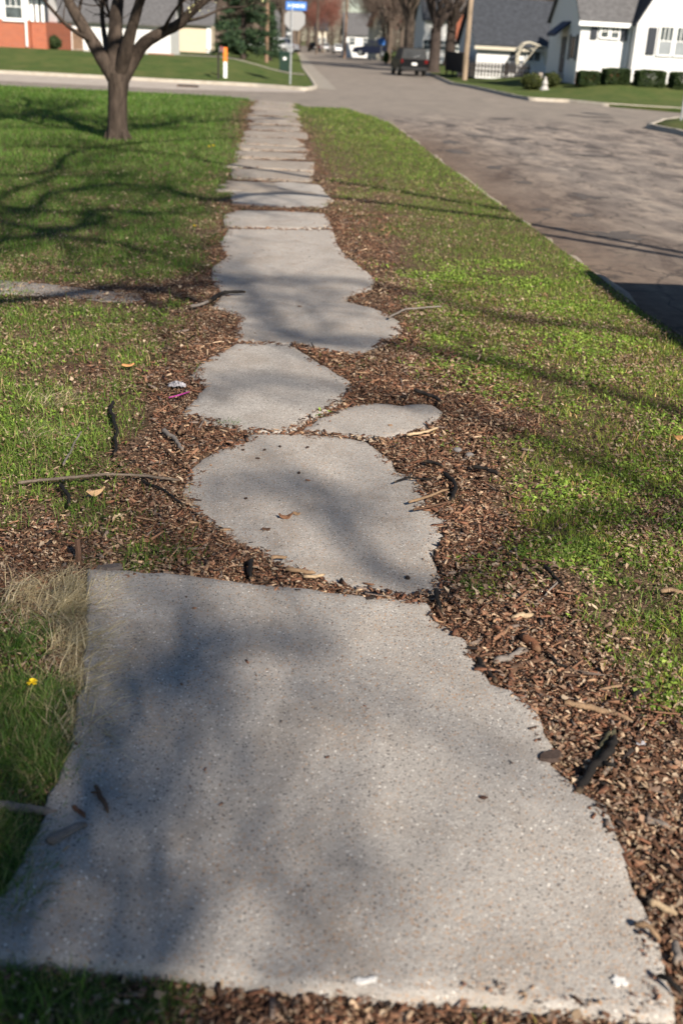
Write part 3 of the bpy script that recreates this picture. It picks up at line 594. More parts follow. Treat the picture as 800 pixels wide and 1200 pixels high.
# ------------------------------------------------------------ sticks, bark and other small finds
CL=dict(dark=(.013,.011,.010),brown=(.12,.068,.042),rust=(.19,.085,.045),wood=(.15,.12,.095),grey=(.21,.185,.165),tan=(.30,.20,.12),pale=(.44,.33,.21),moss=(.075,.07,.04))
def stick(pts,r,cl,label,cat='stick',name='stick',z=.030,flat=1.,stub=None,lift=0,zg=None,grp=None):
    r=r*1.18; b=zA if zg=='A' else zB if zg=='B' else z
    P3=[np.array(G(a,c,b+r*flat)) for a,c in pts]; L=sum(np.linalg.norm(P3[i+1]-P3[i]) for i in range(len(P3)-1))
    a0=random.uniform(0,6); Q=[];Rr=[];m=max(6,int(L/.016)); cum=[0]
    for i in range(len(P3)-1): cum.append(cum[-1]+np.linalg.norm(P3[i+1]-P3[i]))
    for k in range(m+1):
        s=L*k/m; p=np.array([np.interp(s,cum,[q[j] for q in P3]) for j in range(3)])
        wv=r*.4*np.array([math.sin(s*27+a0),math.cos(s*17+a0),0])*(L>.12); p=p+wv+rng.normal(0,r*.22,3)*np.array([1,1,.3]); p[2]+=lift*math.sin(math.pi*k/m); Q.append(p); Rr.append(r*(1-.28*k/m)*random.uniform(.82,1.14))
    Q[0]=Q[0]; Rr[0]*=.75; Rr[-1]*=.6
    mb=MB(); c=np.array(CL[cl]); mb.tube(Q,Rr,7,tuple(c))
    if stub:
        i=int(m*stub); d=np.cross(Q[min(i+1,m)]-Q[i-1],[0,0,1]); d/=np.linalg.norm(d)+1e-9; mb.tube([Q[i],Q[i]+d*r*3+np.array([0,0,r])*1.2],[r*.6,r*.4],5,tuple(c))
    if flat!=1: 
        mb.v=[(v[0],v[1],b+(v[2]-b)*flat) for v in mb.v]
    o=mb.build(name,M['stick'],smooth=True); 
    cc=o.data.color_attributes['Col']; n=len(o.data.vertices); va=np.zeros(n*3); o.data.vertices.foreach_get('co',va); va=va.reshape(-1,3)
    f=.7+.6*fbm(va[:,0]+va[:,2]*3,va[:,1],60,3); c4=np.ones((n,4),np.float32); c4[:,:3]=c*f[:,None]
    e=np.minimum(np.linalg.norm(va-Q[0],axis=1),np.linalg.norm(va-Q[-1],axis=1)); k=e<r*.9; c4[k,:3]=c4[k,:3]*.5+np.array([.22,.15,.09])*.5
    cc.data.foreach_set('color',c4.ravel())
    # origin at its middle
    mid=Vector(Q[m//2]); o.data.transform(Matrix.Translation(-mid)); o.location=mid
    return tag(o,label,cat,grp)
S=stick
S([(676,927),(690,911),(706,893),(716,878),(722,862)],.0115,'dark','thick charred-looking curved stick pointing onto the right edge of the front slab',stub=.45,z=.035,zg=None,lift=.012)
S([(700,890),(706,872),(718,855)],.009,'moss','mossy grey-green stub lying behind the thick black curved stick',z=.03)
S([(706,908),(714,898),(717,887)],.007,'grey','short grey twig tucked against the near side of the thick black curved stick',z=.028)
S([(660,821),(690,826),(715,834),(738,844)],.011,'tan','long split tan branch lying across the mulch above the black curved stick',flat=.7)
S([(581,775),(597,770),(614,760)],.0115,'grey','weathered pale grey stick lying in mulch beside the front slab corner',flat=.8)
S([(600,723),(612,721),(625,719)],.0115,'pale','short pale yellow wood chunk lying in the mulch right of the slab joint',flat=.8)
S([(561,770),(569,784),(580,799)],.010,'dark','stubby black stick touching the right edge of the front slab')
S([(554,779),(561,789),(569,798)],.005,'dark','thin black twig next to the stubby black stick on the slab edge')
S([(558,767),(566,757),(576,742)],.0055,'brown','short brown twig standing off the top of the stubby black stick')
S([(551,715),(570,728),(590,742),(603,760)],.0045,'dark','long thin dark twig running diagonally to the weathered grey stick')
S([(508,690),(513,705),(518,717)],.0075,'dark','dark upright bark stub at the top right corner of the front slab',lift=.01)
S([(585,697),(604,699),(625,707)],.0045,'grey','thin grey twig behind the pale yellow wood chunk')
S([(637,663),(650,675),(660,686)],.007,'dark','black twig in mulch just below the dark green weeds')
S([(641,766),(652,777),(675,785)],.006,'dark','bent black twig right of the rusty brown branch stub')
S([(656,746),(667,763),(680,772)],.011,'brown','flat grey-brown bark strip at the edge of the weeds right of the rusty stub',name='bark_strip',cat='bark',flat=.5)
S([(614,746),(622,753),(630,762)],.014,'rust','thick rusty brown branch stub above the weathered grey stick')
S([(590,789),(607,779),(636,770)],.013,'brown','broad curved brown bark strip just below the weathered grey stick',name='bark_strip',cat='bark',flat=.5)
S([(521,554),(531,563),(533,574),(531,586)],.009,'dark','dark hooked stick beside the second slab right edge')
S([(496,540),(508,542),(520,547)],.008,'dark','short dark stick leading into the hooked one beside the second slab')
S([(478,589),(500,582),(525,573)],.006,'tan','thin tan twig reaching onto the second slab from the hooked stick')
S([(484,597),(502,594),(527,588)],.005,'brown','second thin brown twig just below the hooked stick foot')
S([(462,565),(476,560),(508,562)],.0045,'dark','thin dark twig crossing the edge of the second slab above the tan twigs')
S([(475,509),(497,506),(512,501)],.008,'pale','pale bare stick lying along the lower edge of the small triangular slab',flat=.8)
S([(486,456),(500,461),(520,471)],.013,'dark','nearly black curved bark piece above the small triangular slab',name='bark_strip',cat='bark',flat=.7)
S([(553,546),(568,549),(586,556)],.009,'dark','dark straight stick right of the hooked stick between two weed clumps')
S([(132,470),(130,483),(137,500),(136,518),(135,532)],.0085,'dark','dark crooked stick standing out upright in the left grass')
S([(75,545),(84,526),(95,505)],.005,'grey','thin grey twig slanting in the left grass beside the crooked stick')
S([(22,566),(75,563),(120,560),(170,560),(212,563)],.0065,'wood','long straight grey-brown branch lying across the left grass to the second slab',lift=.015)
S([(72,568),(79,580),(83,592)],.008,'dark','short dark stick just below the long straight branch')
S([(167,563),(190,574),(217,592)],.006,'dark','dark twig crossing the long straight branch where it meets the second slab')
S([(192,503),(204,514),(215,527)],.0105,'grey','light grey stick in mulch left of the second slab')
S([(209,508),(216,496)],.0105,'brown','stubby brown stick standing next to the light grey one')
S([(188,522),(205,535),(218,547)],.005,'brown','slim brown twig between the light grey stick and the long branch')
S([(334,666),(350,668),(371,671)],.0095,'tan','tan wood piece in the joint between the two nearest slabs',flat=.75)
S([(355,675),(368,675),(381,673)],.008,'pale','palest wood piece in the slab joint, right of the tan one',flat=.75)
S([(317,654),(326,652),(336,653)],.008,'tan','small tan chip above the slab joint, just left of the longer tan piece',flat=.75)
S([(296,655),(294,667),(292,679)],.0085,'dark','dark upright stub in the mulch above the front slab joint',lift=.01)
S([(112,921),(120,937),(128,952)],.0055,'brown','dark brown twig with a side bud lying alone on the front slab',zg='A',stub=.3)
S([(85,943),(92,949),(100,957)],.006,'rust','rusty bark sliver on the left edge of the front slab',zg='A',flat=.6)
S([(58,984),(77,973),(98,965)],.015,'grey','flat weathered grey wood piece on the left edge of the front slab',zg='A',flat=.5)
S([(-10,947),(30,949),(72,951)],.012,'grey','pale branch half hidden in the grass left of the front slab',z=.03)
S([(760,1055),(775,1062),(792,1071)],.0085,'pale','pale bone-like stick on the lower right edge of the front slab',z=.05)
S([(743,1083),(757,1089),(773,1102)],.0065,'tan','tan twig below the pale bone-like stick on the slab edge',z=.052,lift=.012)
S([(791,1103),(792,1129)],.009,'grey','dark grey stub lying upright at the lower right frame edge',z=.05)
S([(770,1143),(785,1157),(800,1170)],.006,'dark','black twig lying on the bottom right corner of the front slab',z=.055,lift=.015)
S([(754,960),(768,962),(786,967)],.0105,'grey','grey driftwood-like stick in mulch above the pale bone-like stick',flat=.8)
S([(735,894),(775,902),(802,915)],.007,'brown','brown twig running to the right frame edge beside the black curved stick')
S([(778,918),(784,936)],.0115,'tan','blocky tan chip near the right frame edge below the brown twig',flat=.6)
S([(738,820),(747,811),(760,808)],.007,'dark','black bent twig at the foot of the right-hand grass clump')
S([(455,372),(475,362),(517,359)],.007,'grey','long thin grey twig lying on the grass right of the sidewalk bend')
S([(245,353),(260,343),(288,342)],.014,'dark','dark root-like stick reaching onto the sidewalk from the buried path end')
S([(222,359),(235,357),(250,350)],.011,'grey','grey stick just left of the dark root-like stick')
S([(772,692),(785,690),(802,694)],.011,'tan','brown wood piece in the weeds at the right frame edge',flat=.7)
S([(612,655),(630,657),(648,660)],.004,'brown','short thin brown twig in the mulch above the black twig')
S([(632,705),(645,690),(655,680)],.004,'grey','thin pale twig slanting through the weeds beside the black twig')
# upright stake
a=G(92,662,.0); mb=MB(); mb.tube([a,a+np.array([.004,0,.05]),a+np.array([.0,.01,.10])],[.013,.012,.0105],6,(.13,.075,.05)); tag(mb.build('stake',M['stick']),'brown wooden peg standing upright in the grass by the front slab left corner','stake')
# chips and flakes lying alone on the slabs
def flake(px,py,sx,sy,th,c,label,zt,name='bark_flake',cat='bark',rot=0,grp=None,mat=None,curl=0):
    g=G(px,py,zt); V=blob(0,0,sx,sy,0,14,int(px),.6,rot); top=[(v[0]*.85,v[1]*.85,th+curl*(v[0]/sx)**2) for v in V]; bot=[(v[0],v[1],0+curl*(v[0]/sx)**2*.9) for v in V]
    n=len(V); mb=MB(); mb.add(bot+top,[tuple(range(n))[::-1],tuple(range(n,2*n))]+[(i,(i+1)%n,n+(i+1)%n,n+i) for i in range(n)],c)
    o=mb.build(name,mat or M['chip']); o.location=(g[0],g[1],zt+.0015); return tag(o,label,cat,grp)
flake(566,936,.009,.006,.006,(.06,.03,.022),'tiny dark chip alone on the right half of the front slab',zA)
flake(477,678,.008,.013,.007,(.04,.028,.022),'dark upright flake near the slab joint on the second slab',zB,rot=.3)
for px,py in ((285,528),(310,528),(328,524),(360,525),(350,555),(288,585),(302,538)):
    flake(px,py,random.uniform(.007,.011),.006,.006,(.05,.03,.022),'small dark bark crumb scattered on the second slab',zB,grp='bark crumbs scattered on the second slab',rot=random.uniform(0,3))
flake(457,502-3,.012,.008,.006,(.30,.2,.13),'small tan chip on the triangular slab',.012)
flake(335,607,.028,.016,.003,(.17,.085,.045),'curled brown leaf lying on the second slab',zB,'dead_leaf','leaf',.3,curl=.014,mat=M['litter'])
flake(347,603,.017,.011,.003,(.30,.19,.11),'small tan leaf scrap touching the curled brown leaf on the second slab',zB,'dead_leaf','leaf',-.6,curl=.01,mat=M['litter'])
flake(312,621,.020,.013,.003,(.10,.055,.035),'dark leaf lying flat on the second slab near the mulch',zB,'dead_leaf','leaf',-.4,curl=.006,mat=M['litter'])
flake(644,889,.034,.024,.012,(.075,.052,.042),'thick dark bark slab lying at the notch of the front slab right edge',.045,rot=.4)
flake(112,580,.032,.017,.003,(.50,.33,.18),'pale orange-tan oak-like leaf in the left grass below the long branch',.04,'dead_leaf','leaf',.5,curl=.02,mat=M['litter'])
flake(150,429,.035,.02,.004,(.50,.24,.10),'orange leaf in the left lawn behind the litter',.035,'dead_leaf','leaf',.2,curl=.01,mat=M['litter'])
flake(793,514,.02,.035,.004,(.48,.25,.10),'orange leaf standing in the grass at the right frame edge',.04,'dead_leaf','leaf',.2,curl=.01,mat=M['litter'])
flake(130,667,.05,.02,.012,(.10,.085,.08),'dark grey bark plate on the top left corner of the front slab',.05,rot=.15)
for px,py,r_,l in ((550,530,.02,'round grey stone in mulch left of the weed clump'),(536,524,.021,'tan stone beside the round grey one in mulch'),(524,541,.016,'pale pebble next to the short dark stick by the second slab'),(529,549,.013,'small cream pebble just below the pale pebble')):
    bm=bmesh.new(); bmesh.ops.create_icosphere(bm,subdivisions=3,radius=r_)
    for v in bm.verts: v.co*=1+.3*(float(fbm(v.co.x*40+px,v.co.y*40+v.co.z*30,1.,int(px)))-.5); v.co.z*=.6
    for f in bm.faces: f.smooth=True
    me=bpy.data.meshes.new('stone'); bm.to_mesh(me); bm.free(); o=link('stone',me,M['stone'] if 'grey' in l else M['stone_tan']); g=G(px,py,.03); o.location=(g[0],g[1],.017); tag(o,l,'stone')
def splash(px,py,sx,sy,label,seed):
    g=G(px,py,zA); V=blob(g[0],g[1],sx,sy,zA+.004,36,seed,1.3); n=len(V); mb=MB(); mb.add([(v[0],v[1],zA-.004) for v in V]+V,[tuple(range(n,2*n))]+[(i,(i+1)%n,n+(i+1)%n,n+i) for i in range(n)]); tag(mb.build('paint_spot',M['splash']),label,'paint spot')
splash(727,1151,.013,.011,'small white paint spot near the bottom right corner of the front slab',3)
splash(428,1149,.024,.006,'pale lime smear on the near edge of the front slab',8)
# litter: crumpled film with a magenta ribbon, white scrap
def crumple(px,py,s,z,name,mat,label,cat,seed):
    g=G(px,py,z); n=9; V=[];
    for i in range(n):
        for j in range(n):
            a=(i/(n-1)-.5)*2;b=(j/(n-1)-.5)*2; V.append((g[0]+a*s*random.uniform(.7,1.1),g[1]+b*s*.7*random.uniform(.7,1.1),z+s*.7*random.random()*(1-max(abs(a),abs(b))*.7)))
    mb=MB(); mb.add(V,[(i*n+j,i*n+j+1,(i+1)*n+j+1,(i+1)*n+j) for i in range(n-1) for j in range(n-1)])
    o=mb.build(name,mat); return tag(o,label,cat)
crumple(208,452,.05,.03,'wrapper',M['foil'],'crumpled clear and silver wrapper left of the sidewalk','litter',1)
mb=MB(); mb.tube([G(198,466,.05),G(210,463,.055),G(222,459,.05)],[.003,.0045,.003],5); tag(mb.build('ribbon',M['pink']),'magenta ribbon strip lying beside the crumpled wrapper','ribbon')
crumple(750,871,.014,.04,'paper_scrap',M['foil'],'small crumpled whitish scrap in mulch above the tan chip','litter',2)
# dandelions
def dandelion(px,py,h,r_,label):
    g=G(px,py,h); z0=float(groundz(g[0],g[1])); t=thing('dandelion',label,'flower',(g[0],g[1],z0),group='yellow dandelions in the lawn')
    mb=MB(); mb.tube([(0,0,0),(.004,0,(h-z0)*.5),(0,0,h-z0)],.002,5); mb.build('stem',M['stem'],t)
    mb=MB()
    for k in range(46):
        a=random.uniform(0,6.28); e=random.uniform(.05,1.3); d=np.array([math.cos(a)*math.cos(e),math.sin(a)*math.cos(e),math.sin(e)*.7]); w_=np.array([-math.sin(a),math.cos(a),0])*r_*.13
        b=np.array([0,0,h-z0]); p=b+d*r_; mb.add([b-w_*.3,b+w_*.3,p+w_,p-w_],[(0,1,2,3)])
    mb.build('flower_head',M['yellow'],t)
dandelion(38,800,.07,.016,'dandelion in bloom left of the front slab, nearest to the camera')
dandelion(228,265,.06,.02,'dandelion in bloom on the left lawn edge close to the sidewalk')
dandelion(250,171,.07,.03,'dandelion in bloom on the left lawn beyond the tree shadow')
dandelion(245,172,.07,.028,'dandelion in bloom just left of the farthest one on the lawn')
# ------------------------------------------------------------ trees
def rnd_perp(d):
    a=np.random.default_rng(random.randint(0,10**9)).normal(size=3); a-=d*np.dot(a,d); return a/(np.linalg.norm(a)+1e-9)
def grow(mb,p,d,L,r,depth,k=5,bend=.25,up_=.12,tips=None,minr=.004,nb=(2,4)):
    n=4; pts=[p];rad=[r]; d=d/np.linalg.norm(d)
    for i in range(n):
        d=d+rnd_perp(d)*bend*random.uniform(.2,1)+np.array([0,0,up_]); d/=np.linalg.norm(d); p=p+d*L/n; pts.append(p); rad.append(max(r*(1-.5*(i+1)/n),minr))
    mb.tube(pts,rad,k if r>.03 else 3,cap=False)
    if tips is not None and depth<=1: tips.append((p,d))
    if depth>0:
        for _ in range(random.randint(*nb)):
            t=random.uniform(.35,1); i=min(int(t*n),n-1); q=pts[i]+(pts[i+1]-pts[i])*(t*n-i); nd=d*random.uniform(.5,1)+rnd_perp(d)*random.uniform(.5,1)
            grow(mb,q,nd,L*random.uniform(.55,.8),max(rad[i]*.6,minr),depth-1,k,bend,up_,tips,minr,nb)
        grow(mb,pts[-1],d+rnd_perp(d)*.3,L*.75,rad[-1],depth-1,k,bend,up_,tips,minr,nb)
def limb_path(mb,pts,r0,r1,k=9,twigs=0,depth=2,tw_l=.7,tips=None):
    P_=[np.array(p,float) for p in pts]; m=len(P_); Q=[]
    for i in range(m-1):
        p0=P_[max(i-1,0)];p1=P_[i];p2=P_[i+1];p3=P_[min(i+2,m-1)]
        for s in range(5):
            t=s/5; Q.append(.5*((2*p1)+(-p0+p2)*t+(2*p0-5*p1+4*p2-p3)*t*t+(-p0+3*p1-3*p2+p3)*t**3))
    Q.append(P_[-1]); n=len(Q); rad=[(r0+(r1-r0)*(i/(n-1))**.8)*random.uniform(.95,1.06) for i in range(n)]
    mb.tube(Q,rad,k,cap=False)
    for _ in range(twigs):
        i=random.randint(int(n*.45),n-2); d=Q[i+1]-Q[i]; d/=np.linalg.norm(d); grow(mb,Q[i],rnd_perp(d)+d*.6,tw_l*random.uniform(.6,1.2),rad[i]*.4,depth,4,tips=tips)
    return Q
# --- the yard tree on the left lawn
g=G(138,165); Yt=g[1]; t=thing('bare_tree','forked bare tree with thick spreading limbs on the left lawn near the cross street','tree',(g[0],g[1],0))
O=np.array([g[0],g[1],0])
def T3(px,py,dy=0): return at(px,py,Yt+dy)-O
trunk=MB(); tb=[T3(138,168),T3(138,160),T3(138,140),T3(138,115),T3(139,98),T3(139,86)]
trunk.tube(tb,[.205,.185,.17,.165,.18,.19],14,cap=False)
# root flare
for k in range(5):
    a=k*1.3+.3; trunk.tube([(math.cos(a)*.1,math.sin(a)*.1,.22),(math.cos(a)*.22,math.sin(a)*.22,.03),(math.cos(a)*.3,math.sin(a)*.3,-.04)],[.07,.05,.02],6,cap=False)
trunk.build('trunk',M['bark'],t,smooth=True)
tips=[]
def limbobj(pts,r0,r1,tw,name='limb',tl=.9,dp=2,mat='bark'):
    mb=MB(); limb_path(mb,pts,r0,r1,9,tw,dp,tl,tips); return mb.build(name,M[mat],t,smooth=True)
limbobj([T3(137,95),T3(124,75,.0),T3(108,48,.1),T3(92,22,.1),T3(78,-5,.2),T3(60,-60,.3),T3(45,-120,.6)],.15,.06,3)
limbobj([T3(139,92),T3(135,60,.1),T3(136,20,.3),T3(139,-20,.6),T3(128,-110,1.4)],.19,.06,3)
limbobj([T3(140,92),T3(150,50,-.3),T3(160,15,-.5),T3(172,-30,-.8),T3(180,-120,-1.3)],.13,.05,3)
limbobj([T3(128,72),T3(124,50,.9),T3(120,20,1.3),T3(118,-30,1.8),T3(100,-110,2.6)],.06,.03,2)
limbobj([T3(142,95),T3(156,70),T3(170,50,-.1),T3(190,38,-.2),T3(210,28,-.3),T3(226,12,-.4),T3(250,-10,-.5),T3(285,-60,-.8)],.14,.05,5)
limbobj([T3(214,26,-.3),T3(238,20,-.4),T3(262,10,-.4),T3(290,8,-.6)],.03,.012,8,tl=.45,dp=2)
limbobj([T3(108,48,.1),T3(84,34,-.4),T3(60,10,-.8),T3(30,-30,-1.2)],.045,.02,4)
limbobj([T3(190,38,-.2),T3(205,12,-.8),T3(228,-15,-1.3)],.035,.015,5,tl=.45)
cr=MB()
for q0 in (T3(45,-120,.6),T3(128,-110,1.4),T3(180,-120,-1.3),T3(100,-110,2.6),T3(285,-60,-.8),T3(30,-30,-1.2),T3(228,-15,-1.3)):
    for _ in range(3): grow(cr,q0,np.array([random.uniform(-.9,.9),random.uniform(-.9,.9),.55]),1.4,.075,4,5,.25,.05,None,.007,(2,3))
cr.build('crown',M['bark'],t)
mb=MB()
for p,d in tips:
    q=p+O; px,py=proj(*q)
    if px>215 and random.random()<.22:
        for _ in range(random.randint(2,4)):
            c=p+np.random.default_rng(random.randint(0,1<<30)).normal(size=3)*.05; s=random.uniform(.010,.022)
            for _k in range(3):
                a=rnd_perp(np.array([0,0,1.]))*s; b=rnd_perp(a/np.linalg.norm(a))*s; mb.add([c-a,c-b,c+a,c+b],[(0,1,2,3)])
if mb.n: mb.build('blossom',M['blossom'],t)
# --- shade tree behind the camera whose limbs shade the slabs
def sh(px,py,h):            # point at height h whose shadow falls where that spot of ground is
    q=G(px,py,.03); return np.array([q[0],q[1],.03])+np.array(sdir)*(h/sdir.z)
cx,cy=5.2,-10.5
t2=thing('shade_tree','tall bare shade tree behind the camera whose limbs shade the sidewalk','tree',(cx,cy,0)); O2=np.array([cx,cy,0])
mb=MB(); mb.tube([(0,0,-.1),(0,0,.4),(.05,.1,2),(-.1,.2,4),(-.15,.5,5.5)],[.42,.33,.29,.26,.24],12,cap=False); mb.build('trunk',M['bark'],t2,smooth=True)
fork=np.array([-.15,.5,5.3])+O2
def slimb(pts,h,r,tw=0,dp=2,via=None,tl=.8):
    q=[sh(a,b,hh) for a,b,hh in pts]; start=fork+rnd_perp(np.array([0,0,1.]))*.15
    f=q[0]; p=[start,start*.6+f*.4+np.array([0,0,.6]),start*.2+f*.8+np.array([0,0,.3])]+q if via is None else [start]+[np.array(v) for v in via]+q
    mb=MB(); P_=[x-O2 for x in p]; limb_path(mb,P_,r*1.25,r*.6,8,tw,dp,tl); mb.build('limb',M['bark'],t2,smooth=True)
slimb([(-150,1190,7.0),(-40,1100,7.2),(60,1000,7.4),(130,860,7.5),(180,790,7.6),(225,765,7.7),(290,752,7.8),(350,748,8.0)],8,.07,6,1)
slimb([(-170,1120,6.8),(-40,1060,7.2),(30,1010,7.0),(10,930,7.0),(-60,880,7.3)],7,.055,4,1)
slimb([(260,1320,7.0),(310,1150,7.4),(360,1085,7.7),(400,1040,8.2),(400,965,8.3)],8,.035,4,1)
slimb([(1150,780,8),(900,640,8.3),(700,600,8.5),(520,690,8.6),(420,640,8.8),(400,580,9.0),(350,560,9.2),(230,575,9.4)],9,.058,8,1)
slimb([(1200,820,8.2),(950,650,8.6),(800,590,9),(700,540,9.2),(600,500,9.3),(480,470,9.5),(300,440,9.7),(240,470,9.8)],9,.055,8,2)
slimb([(1200,700,8.5),(900,520,9),(650,440,9.6),(460,400,10),(340,392,10.4),(300,350,10.6),(270,325,10.7),(200,300,11)],10,.07,9,2)
slimb([(1100,520,9),(800,400,10),(600,370,10.3),(430,330,10.7),(330,327,11),(260,325,11),(150,335,11)],10,.065,9,2)
# --- trees out of frame on both sides, whose shadows cross the left lawn
def shade_tree(x,y,h,targets,label,r=.3,tw=14):
    tt=thing('shade_tree',label,'tree',(x,y,0)); OO=np.array([x,y,0]); mb=MB(); mb.tube([(0,0,-.1),(0,0,.3),(.1,0,h*.5),(0,.1,h)],[r*1.4,r,r*.85,r*.75],12,cap=False); mb.build('trunk',M['bark'],tt,smooth=True)
    for tg in targets:
        q=[sh(a,b,hh)-OO for a,b,hh in tg]; s=np.array([0,.1,h-.2]); mb=MB(); limb_path(mb,[s,s*.5+q[0]*.5+np.array([0,0,.5])]+q,.075,.05,8,tw,2,1.1); mb.build('limb',M['bark'],tt,smooth=True)
shade_tree(-2.4,-3.2,4.5,[[(60,345,5.5),(150,335,5.6),(230,350,5.8)],[(0,280,6),(100,277,6.2),(200,300,6.4)],[(-40,400,6),(-60,300,6.5),(0,230,7),(50,212,7.2),(75,200,7.5)],[(120,258,7),(40,245,7),(-40,250,7)],[(0,1180,5.6),(120,1190,5.6),(200,1180,5.6)],[(-30,1170,5.6),(30,1130,5.7),(-10,1000,5.8)]],'bare tree on the left lawn behind the camera, its limbs shading the near lawn',.26)
shade_tree(9.3,2.5,5.2,[[(272,192,6),(200,180,6.3),(110,172,6.5),(-10,170,7)],[(380,228,6),(300,226,6.4),(250,232,6.6),(180,215,6.8)]],'bare street tree on the kerb strip right of the frame',.0+.24)
shade_tree(-7.6,11.5,5,[[(60,150,6.6),(150,146,6.8),(270,140,7),(330,138,7.2)],[(20,205,6),(90,176,6.3),(190,165,6.6),(280,160,7)],[(0,240,6),(60,225,6.2),(150,215,6.4),(240,232,6.6),(330,240,6.8)],[(40,265,6),(110,245,6.2),(180,250,6.4)]],'added unseen bare tree outside the frame, deepening the shade around the forked tree',.28,18)  # added out of view only to deepen the shade on the left lawn
# --- trees of the background: a few built ones, then copies
def make_bare(label,seed,mat='twig',bm_='bark_far',H=9,r=.25):
    random.seed(seed); tt=thing('bare_tree',label,'tree'); mb=MB(); mb.tube([(0,0,-.3),(0,0,.3),(.1,.05,1.6),(.05,0,2.8)],[r*1.5,r,r*.9,r*.85],9,cap=False); mb.build('trunk',M[bm_],tt,smooth=True)
    lm=MB();tips_=[]
    for k in range(6):
        a=k*1.05+random.uniform(-.3,.3); grow(lm,np.array([.05,0,2.2+.2*k]),np.array([math.cos(a)*.7,math.sin(a)*.7,1.]),H*.28,r*.5,3,6,.2,.08,tips_,.012,(2,3))
    lm.build('limbs',M[bm_],tt,smooth=True)
    P_=np.array([p for p,_ in tips_]); n=len(P_)*26; c=P_[rng.integers(0,len(P_),n)]+rng.normal(0,.45,(n,3)); d=rng.normal(size=(n,3))+np.array([0,0,.6]); d/=np.linalg.norm(d,axis=1)[:,None]; L=rng.uniform(.25,.7,(n,1)); q=np.cross(d,rng.normal(size=(n,3))); q/=np.linalg.norm(q,axis=1)[:,None]; q*=.011
    V=np.stack([c-q,c+q,c+d*L],1).reshape(-1,3); npmesh('crown',V,[np.arange(3*n).reshape(-1,3)],M[mat],tt); return tt
protoA=make_bare('x',1); protoB=make_bare('x',2,H=11,r=.33); protoC=make_bare('x',3,'twig_red',H=7,r=.16)
protoD=make_bare('x',5,'twig','bark_dark',H=10,r=.42)
def put(pr,first,x,y,s,rz,label,grp):
    o=pr if first else copy_tree(pr); o.location=(x,y,float(lawn_h(x,y))); o.scale=(s,s,s); o.rotation_euler=(0,0,rz); tag(o,label,'tree',grp); return o
usedp=set()
def put_tree(pr,px,Y,s,label,grp='bare trees along the far street',py=60):
    x=at(px,py,Y)[0]; f=id(pr) not in usedp; usedp.add(id(pr)); return put(pr,f,x,Y,s,random.uniform(0,6.28),label,grp)
random.seed(21)
put_tree(protoB,478,95,1.35,'big pale-barked bare tree right behind the parked dark suv')
put_tree(protoD,509,88,1.1,'black-trunked bare tree just right of the parked dark suv')
put_tree(protoD,527,104,1.2,'dark bare tree in front of the red brick house')
put_tree(protoC,378,200,1.15,'reddish budding tree over the far end of the street')
put_tree(protoC,362,215,1.4,'reddish budding tree behind the stop sign')
put_tree(protoA,449,150,1.0,'bare tree beside the orange-roofed gable')
put_tree(protoA,330,150,1.5,'bare tree between the utility pole and the stop sign')
put_tree(protoA,345,175,1.6,'bare tree far behind the stop sign pole')
put_tree(protoB,300,120,1.3,'bare tree rising behind the dark evergreen')
put_tree(protoA,225,125,1.3,'bare tree over the tan building')
put_tree(protoB,165,110,1.3,'bare tree behind the white house with steps')
put_tree(protoA,90,112,1.3,'bare tree behind the grey roof beside the brick house')
put_tree(protoA,590,100,1.2,'bare tree over the left half of the dark garage roof')
put_tree(protoB,650,110,1.2,'bare tree behind the gap between garage and white house')
put_tree(protoA,455,128,1.2,'slim bare tree left of the pale-barked one')
put_tree(protoB,500,140,1.4,'bare tree behind the black-trunked one')
put_tree(protoA,560,130,1.3,'bare tree behind the garage gable end')
BK=['bare tree far down the street directly behind the octagon sign','bare tree right of the distant grey utility pole, far off','bare tree far behind the narrow cream orange-roofed house','bare tree far behind the parked dark suv',
'bare tree far behind the green wheeled bin','bare tree far behind the brown wooden pole','bare tree far behind the middle of the dark evergreen','bare tree far behind the left edge of the dark evergreen','bare tree far behind the tan building','bare tree far behind the forked lawn tree trunk','bare tree far behind the round shrub by the brick house','bare tree far behind the brick house window','bare tree far behind the light wooden utility pole','bare tree far behind the middle of the garage','bare tree far behind the white house left eave','bare tree far behind the small green bush by the blue sign',
'most distant bare tree behind the grey utility pole','most distant bare tree behind the slim wooden pole','most distant bare tree behind the navy vehicle','most distant bare tree behind the pale-barked bare tree','most distant bare tree behind the stop sign pole']
for i,(px,Y) in enumerate([(350,260),(372,290),(450,280),(470,220),(330,230),(310,260),(285,200),(255,190),(200,200),(130,200),(60,200),(10,180),(540,190),(600,190),(690,200),(440,210),(380,360),(360,330),(455,340),(490,300),(340,340)]):
    put_tree([protoA,protoB,protoC][i%3],px,Y,random.uniform(1.3,1.9),BK[i],'trees in the wooded backdrop')
